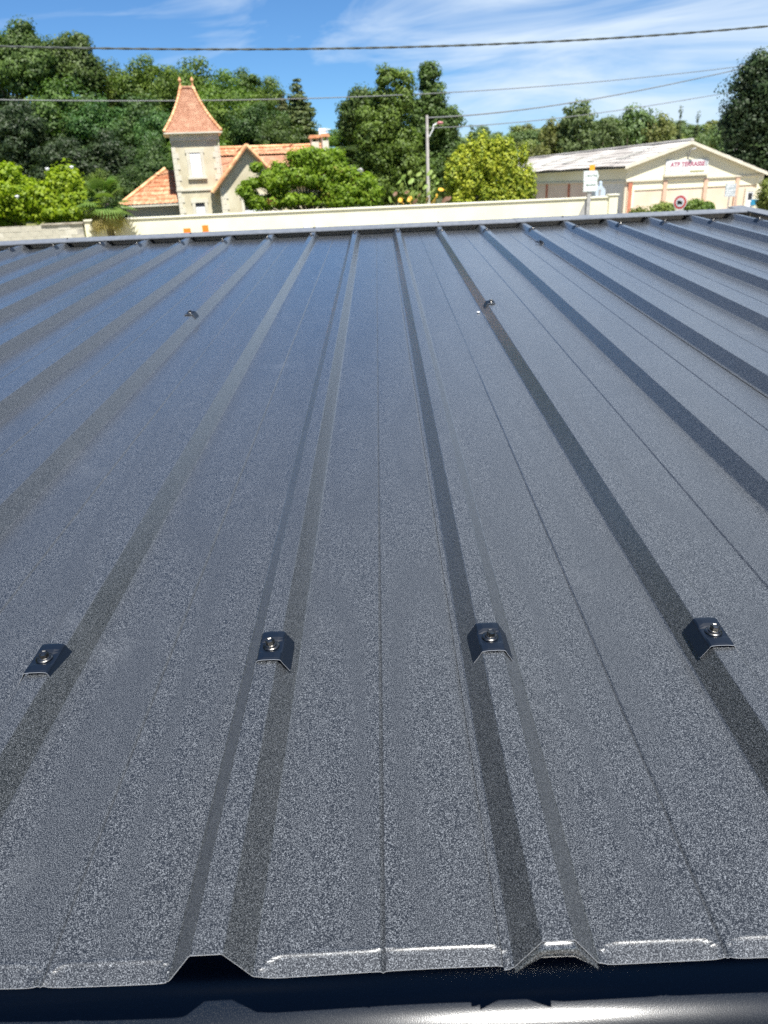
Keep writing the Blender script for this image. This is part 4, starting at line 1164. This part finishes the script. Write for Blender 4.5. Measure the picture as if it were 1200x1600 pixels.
# maple-like tree in front of the house
rgm = random.Random(44); mbl = []
for k in range(46):
    a = rgm.uniform(0, math.pi); r = rgm.uniform(.25, 1.0) ** .6
    mbl.append((483 + math.cos(a) * 98 * r, 318 - math.sin(a) * 80 * r + rgm.uniform(-3, 3), rgm.uniform(10, 20), rgm.uniform(6, 12)))
mbl += [(392, 286, 14, 3), (384, 300, 12, 3), (398, 262, 9, 3), (572, 300, 14, 4), (582, 314, 12, 4), (405, 316, 22, 5), (450, 314, 40, 7), (520, 314, 40, 7)]
outline_tree('maple_tree', 37, mbl, 480, 330, L_maple, 41, 1250, 80, .14, .26, 'bright green spreading maple hiding the right of the house', fill=.8, flat=.8, depth=.9)
# lime green bushes at left
outline_tree('laurel_bush', 36.5, [(20, 300, 34, 36), (-20, 300, 34, 40), (45, 318, 26, 24), (0, 325, 40, 26)], 20, 345, L_lime, 51, 420, 80, .17, .34, 'lime green leafy bush at the left edge above the block wall', cat='bush', fill=.5)
outline_tree('laurel_bush', 36, [(98, 292, 22, 28), (78, 310, 22, 26), (115, 312, 24, 26), (95, 328, 38, 18), (140, 322, 14, 16)], 98, 345, L_lime, 52, 380, 80, .17, .34, 'lime green leafy bush right of the other, beside the palm', cat='bush', fill=.5)
fl_ = MB()
rgf = random.Random(6)
# gold cypress: upright feathery plumes
plumes = []
rgp = random.Random(12)
for k in range(84):
    x = rgp.uniform(702, 830); f = (x - 764) / 66
    lim = 236 + 40 * abs(f) ** 2.6 + rgp.uniform(-5, 20)
    y = lim if k < 26 else rgp.uniform(lim, 318)
    plumes.append((x, y + 4, rgp.uniform(4.5, 8), rgp.uniform(12, 19)))
plumes += [(753, 224, 4, 13), (736, 231, 4, 12), (780, 236, 4, 12), (799, 230, 4, 14), (720, 244, 4, 12), (818, 246, 4, 12), (766, 232, 4, 10), (708, 256, 4, 10)]
outline_tree('gold_cypress', 39, plumes, 768, 330, L_gold, 61, 900, 80, .13, .20, 'yellow green feathery cypress bush left of the warehouse', cat='bush', depth=2.0, fill=.4, flat=2.0, tight=.9)
# right dark tree
outline_tree('broadleaf_tree', 70, [(1195, 105, 28, 30), (1175, 145, 30, 34), (1215, 150, 40, 40), (1170, 190, 32, 34), (1210, 210, 44, 44), (1175, 235, 30, 34), (1200, 265, 40, 30), (1240, 240, 50, 60)], 1210, 320, L_dark, 71, 260, 200, .27, 1.25, 'tall dark tree at the right edge beside the warehouse gable')
outline_tree('hedge_bush', 60, [(1200, 305, 14, 22), (1225, 300, 18, 26), (1196, 320, 8, 12)], 1205, 330, L_shrub, 72, 140, 60, .2, .45, 'light green bush just right of the warehouse corner', cat='bush')
# shrubs in front of warehouse
for k, (x, y, a, b, m, lb) in enumerate(((1035, 325, 24, 9, L_shrub, 'yellowish low shrub left of the round sign'), (1082, 320, 11, 8, L_forest2, 'rounded dark green shrub right of the round sign'), (1103, 321, 11, 7, L_forest2, 'second small rounded shrub, before the middle red post'), (995, 332, 10, 7, L_shrub, 'scrubby low shrub near the end of the cream wall'))):
    outline_tree('low_shrub', 56 + k, [(x - a * .4, y + 3, a * .6, b), (x + a * .4, y + 2, a * .6, b), (x, y + 10, a, b)], x, 335, m, 80 + k, 60, 60, .16, .35, lb, cat='shrub', group='shrubs before the warehouse')

# hillside woods at right: rows of trees on rising ground
HG = 'trees of the far wooded hill'
hl = 'distant green tree in the wood on the far hill'
hp = [proto(91, 12, 9, 'round', 170, 42, .55, 1.2, (L_hill, L_hillyel, L_hill)), proto(92, 12, 7, 'tall', 150, 42, .55, 1.1, (L_hill, L_hillyel, L_hill)), proto(93, 12, 6, 'cone', 130, 40, .5, .8, (L_hill, L_conifer, L_forest))]
base_i = len(PR); PR += hp
rgh = random.Random(17)
ridge = [(480, 222), (520, 226), (560, 228), (640, 215), (700, 205), (725, 203), (760, 200), (800, 203), (840, 196), (870, 195), (900, 190), (940, 192), (980, 188), (1020, 190), (1060, 190), (1095, 190), (1120, 182), (1150, 172), (1190, 165), (1240, 160)]
for row, (D, dy) in enumerate(((270, 0), (235, 8), (200, 16), (170, 26), (145, 36))):
    for x in range(470, 1270, 22 if row < 2 else 28):
        if row > 1 and x < 700: continue
        xx = x + rgh.uniform(-8, 8); y = float(np.interp(xx, [r[0] for r in ridge], [r[1] for r in ridge])) + dy + rgh.uniform(-7, 7)
        k = base_i + rgh.choice([0, 0, 1, 1, 2]); m = rgh.choice([0, 0, 2, 1]) if k != base_i + 2 else rgh.choice([0, 1])
        place(k, m, xx, y, D, rgh.uniform(34, 52) * (1 if row < 2 else 1.15), label=hl, group=HG, name='hill_tree')
for (k, m, x, y, D, wp, nm, lb) in ((0, 0, 912, 164, 118, 80, 'broadleaf_tree', 'tallest rounded tree behind the warehouse roof, left of middle'),
        (0, 0, 985, 172, 112, 72, 'broadleaf_tree', 'broad dark tree directly behind the warehouse ridge'),
        (0, 1, 1035, 184, 112, 62, 'broadleaf_tree', 'yellowish green tree above the warehouse apex'),
        (0, 1, 860, 192, 120, 50, 'broadleaf_tree', 'pale yellowish tree behind the far end of the warehouse'),
        (2, 1, 1064, 172, 150, 22, 'conifer_tree', 'small pointed conifer above the warehouse apex'),
        (2, 1, 1091, 180, 150, 22, 'conifer_tree', 'small conifer just right of the other pointed one'),
        (0, 1, 1128, 205, 100, 44, 'broadleaf_tree', 'yellow green tree against the dark tree at right'),
        (0, 2, 1095, 215, 105, 44, 'broadleaf_tree', 'green tree right above the warehouse right slope'),
        (0, 0, 1150, 190, 98, 60, 'broadleaf_tree', 'green tree half hidden behind the dark right tree'),
        (0, 0, 945, 190, 110, 60, 'broadleaf_tree', 'green tree filling between the two big ones behind the shed')):
    place(base_i + k, m, x, y, D, wp, label=lb, name=nm)

# trees added out of view on both sides to darken the rib reflections
rgo = random.Random(71)
for sx, spots in ((1, [(24, 30), (23, 21), (23, 12), (24, 3), (23, -6), (30, 38), (37, 45), (30, 26), (31, 14), (33, 2), (46, 54)]), (-1, [(22, 27), (21, 19), (21, 11), (21, 3), (22, -6), (29, 32), (29, 23), (28, 14), (29, 4)])):
    for x, y in spots:
        k = rgo.choice([0, 2]); crowns, tr, H0, W0 = PR[k]; h = rgo.uniform(12, 15.5)
        add_tree('broadleaf_tree', crowns[rgo.choice([0, 1])], tr, (sx * x, y, 0), rgo.uniform(.95, 1.2), h / H0, rgo.uniform(0, 6.28),
                 label='leafy green tree added to darken roof reflections, outside the view on the %s' % ('right' if sx > 0 else 'left'), cat='tree', group='added unseen trees on the %s of the yard' % ('right' if sx > 0 else 'left'))

# palm in front of the wall, left
def fan_palm():
    D = 32.3; c = at(165, 318, D); root = empty('fan_palm', (c.x, D, 0), 0, label='fan palm with drooping dry fronds before the block wall', cat='palm')
    rg = random.Random(33)
    MB().tube([(0, 0, 0), (.03, 0, c.z * .5), (0, 0, c.z)], [.16, .15, .13], 10).build('trunk', M_bark, root, smooth=True)
    for k in range(58):
        a = rg.uniform(0, 6.28); dry = k < 20
        el = rg.uniform(-1.3, -.7) if dry else rg.uniform(-.45, 1.25)
        L_ = rg.uniform(.45, .7); d = Vector((math.cos(a) * math.cos(el), math.sin(a) * math.cos(el), math.sin(el)))
        tip = Vector((0, 0, c.z)) + d * L_
        side = d.cross(Vector((0, 0, 1))).normalized(); nrm = side.cross(d).normalized()
        mb = MB().tube([(0, 0, c.z), tip], .012, 4)
        nseg = 17; RL = rg.uniform(.5, .72)
        for s in range(nseg):
            b = (s / (nseg - 1) - .5) * 3.6
            v = (d * math.cos(b) + side * math.sin(b)).normalized()
            e = tip + v * RL * (.75 + .25 * math.cos(b)); drop = .22 if not dry else .4
            mid = tip + v * RL * .5 + Vector((0, 0, .0)); e = e - Vector((0, 0, drop * RL))
            wv = v.cross(nrm).normalized() * .034
            mb.add([tip - wv * .3, tip + wv * .3, mid + wv, mid - wv, e], [(0, 1, 2, 3), (3, 2, 4)])
        mb.build('frond', L_palmdry if dry else L_palm, root)
fan_palm()
# big-leaved plant left of the pole
def big_leaf_plant():
    D = 36; c = at(655, 318, D); root = empty('big_leaved_plant', (c.x, D, 0), 0, label='pale big leaved plant with orange and brown leaves below the pole', cat='plant')
    rg = random.Random(3)
    spots = [(630, 277, 0), (643, 283, 0), (655, 272, 0), (662, 280, 0), (672, 270, 0), (650, 292, 0), (678, 276, 0), (628, 290, 0), (618, 303, 1), (626, 312, 2), (640, 311, 2), (688, 296, 2), (676, 298, 0), (682, 306, 2), (636, 300, 1), (655, 305, 1), (668, 312, 1), (700, 310, 1), (694, 312, 1), (640, 270, 0), (665, 292, 0), (648, 315, 1), (684, 286, 0), (624, 284, 0), (658, 288, 0), (670, 302, 0), (610, 312, 0), (645, 302, 0)]
    mats_ = [L_big, L_dry, mat('orange_yellow_leaf', (.62, .36, .04), .6)]
    for x, y, kd in spots:
        p = at(x, y, D) - Vector((c.x, D, 0)); p.y += rg.uniform(-.4, .4)
        base = Vector((rg.uniform(-.25, .25), rg.uniform(-.1, .1), 1.2))
        r = rg.uniform(.09, .19); n = Vector((rg.uniform(-.6, .6), rg.uniform(-1, -.3), rg.uniform(-.1, .9))).normalized()
        a = n.orthogonal().normalized(); b = n.cross(a)
        mb = MB(); N_ = 10
        vs = [p + n * .03] + [p + (a * math.cos(t * 6.283 / N_) + b * math.sin(t * 6.283 / N_) * .55) * r for t in range(N_)]
        mb.add(vs, [(0, 1 + t, 1 + (t + 1) % N_) for t in range(N_)])
        mb.tube([base, base.lerp(p, .5) + Vector((0, .05, .1)), p], .012, 4)
        mb.build('leaf', mats_[kd], root, smooth=True)
    MB().tube([(0, 0, 0), (0, 0, 1.3)], [.12, .08], 8).build('stem', M_bark, root)
big_leaf_plant()
# white magnolia-like flowers on the laurel
L2 = [o for o in bpy.data.objects if o.name.startswith('laurel_bush')]
for (x, y, i) in ((74, 265, 1), (112, 262, 1), (27, 308, 0)):
    D = 35.1; p = at(x, y, D)
    o = MB().lathe([(0, -.06), (.07, -.02), (.09, .04), (.05, .07), (0, .05)], 7).build('flower', M_white, L2[i]); o.location = p - L2[i].location

bpy.context.view_layer.update()
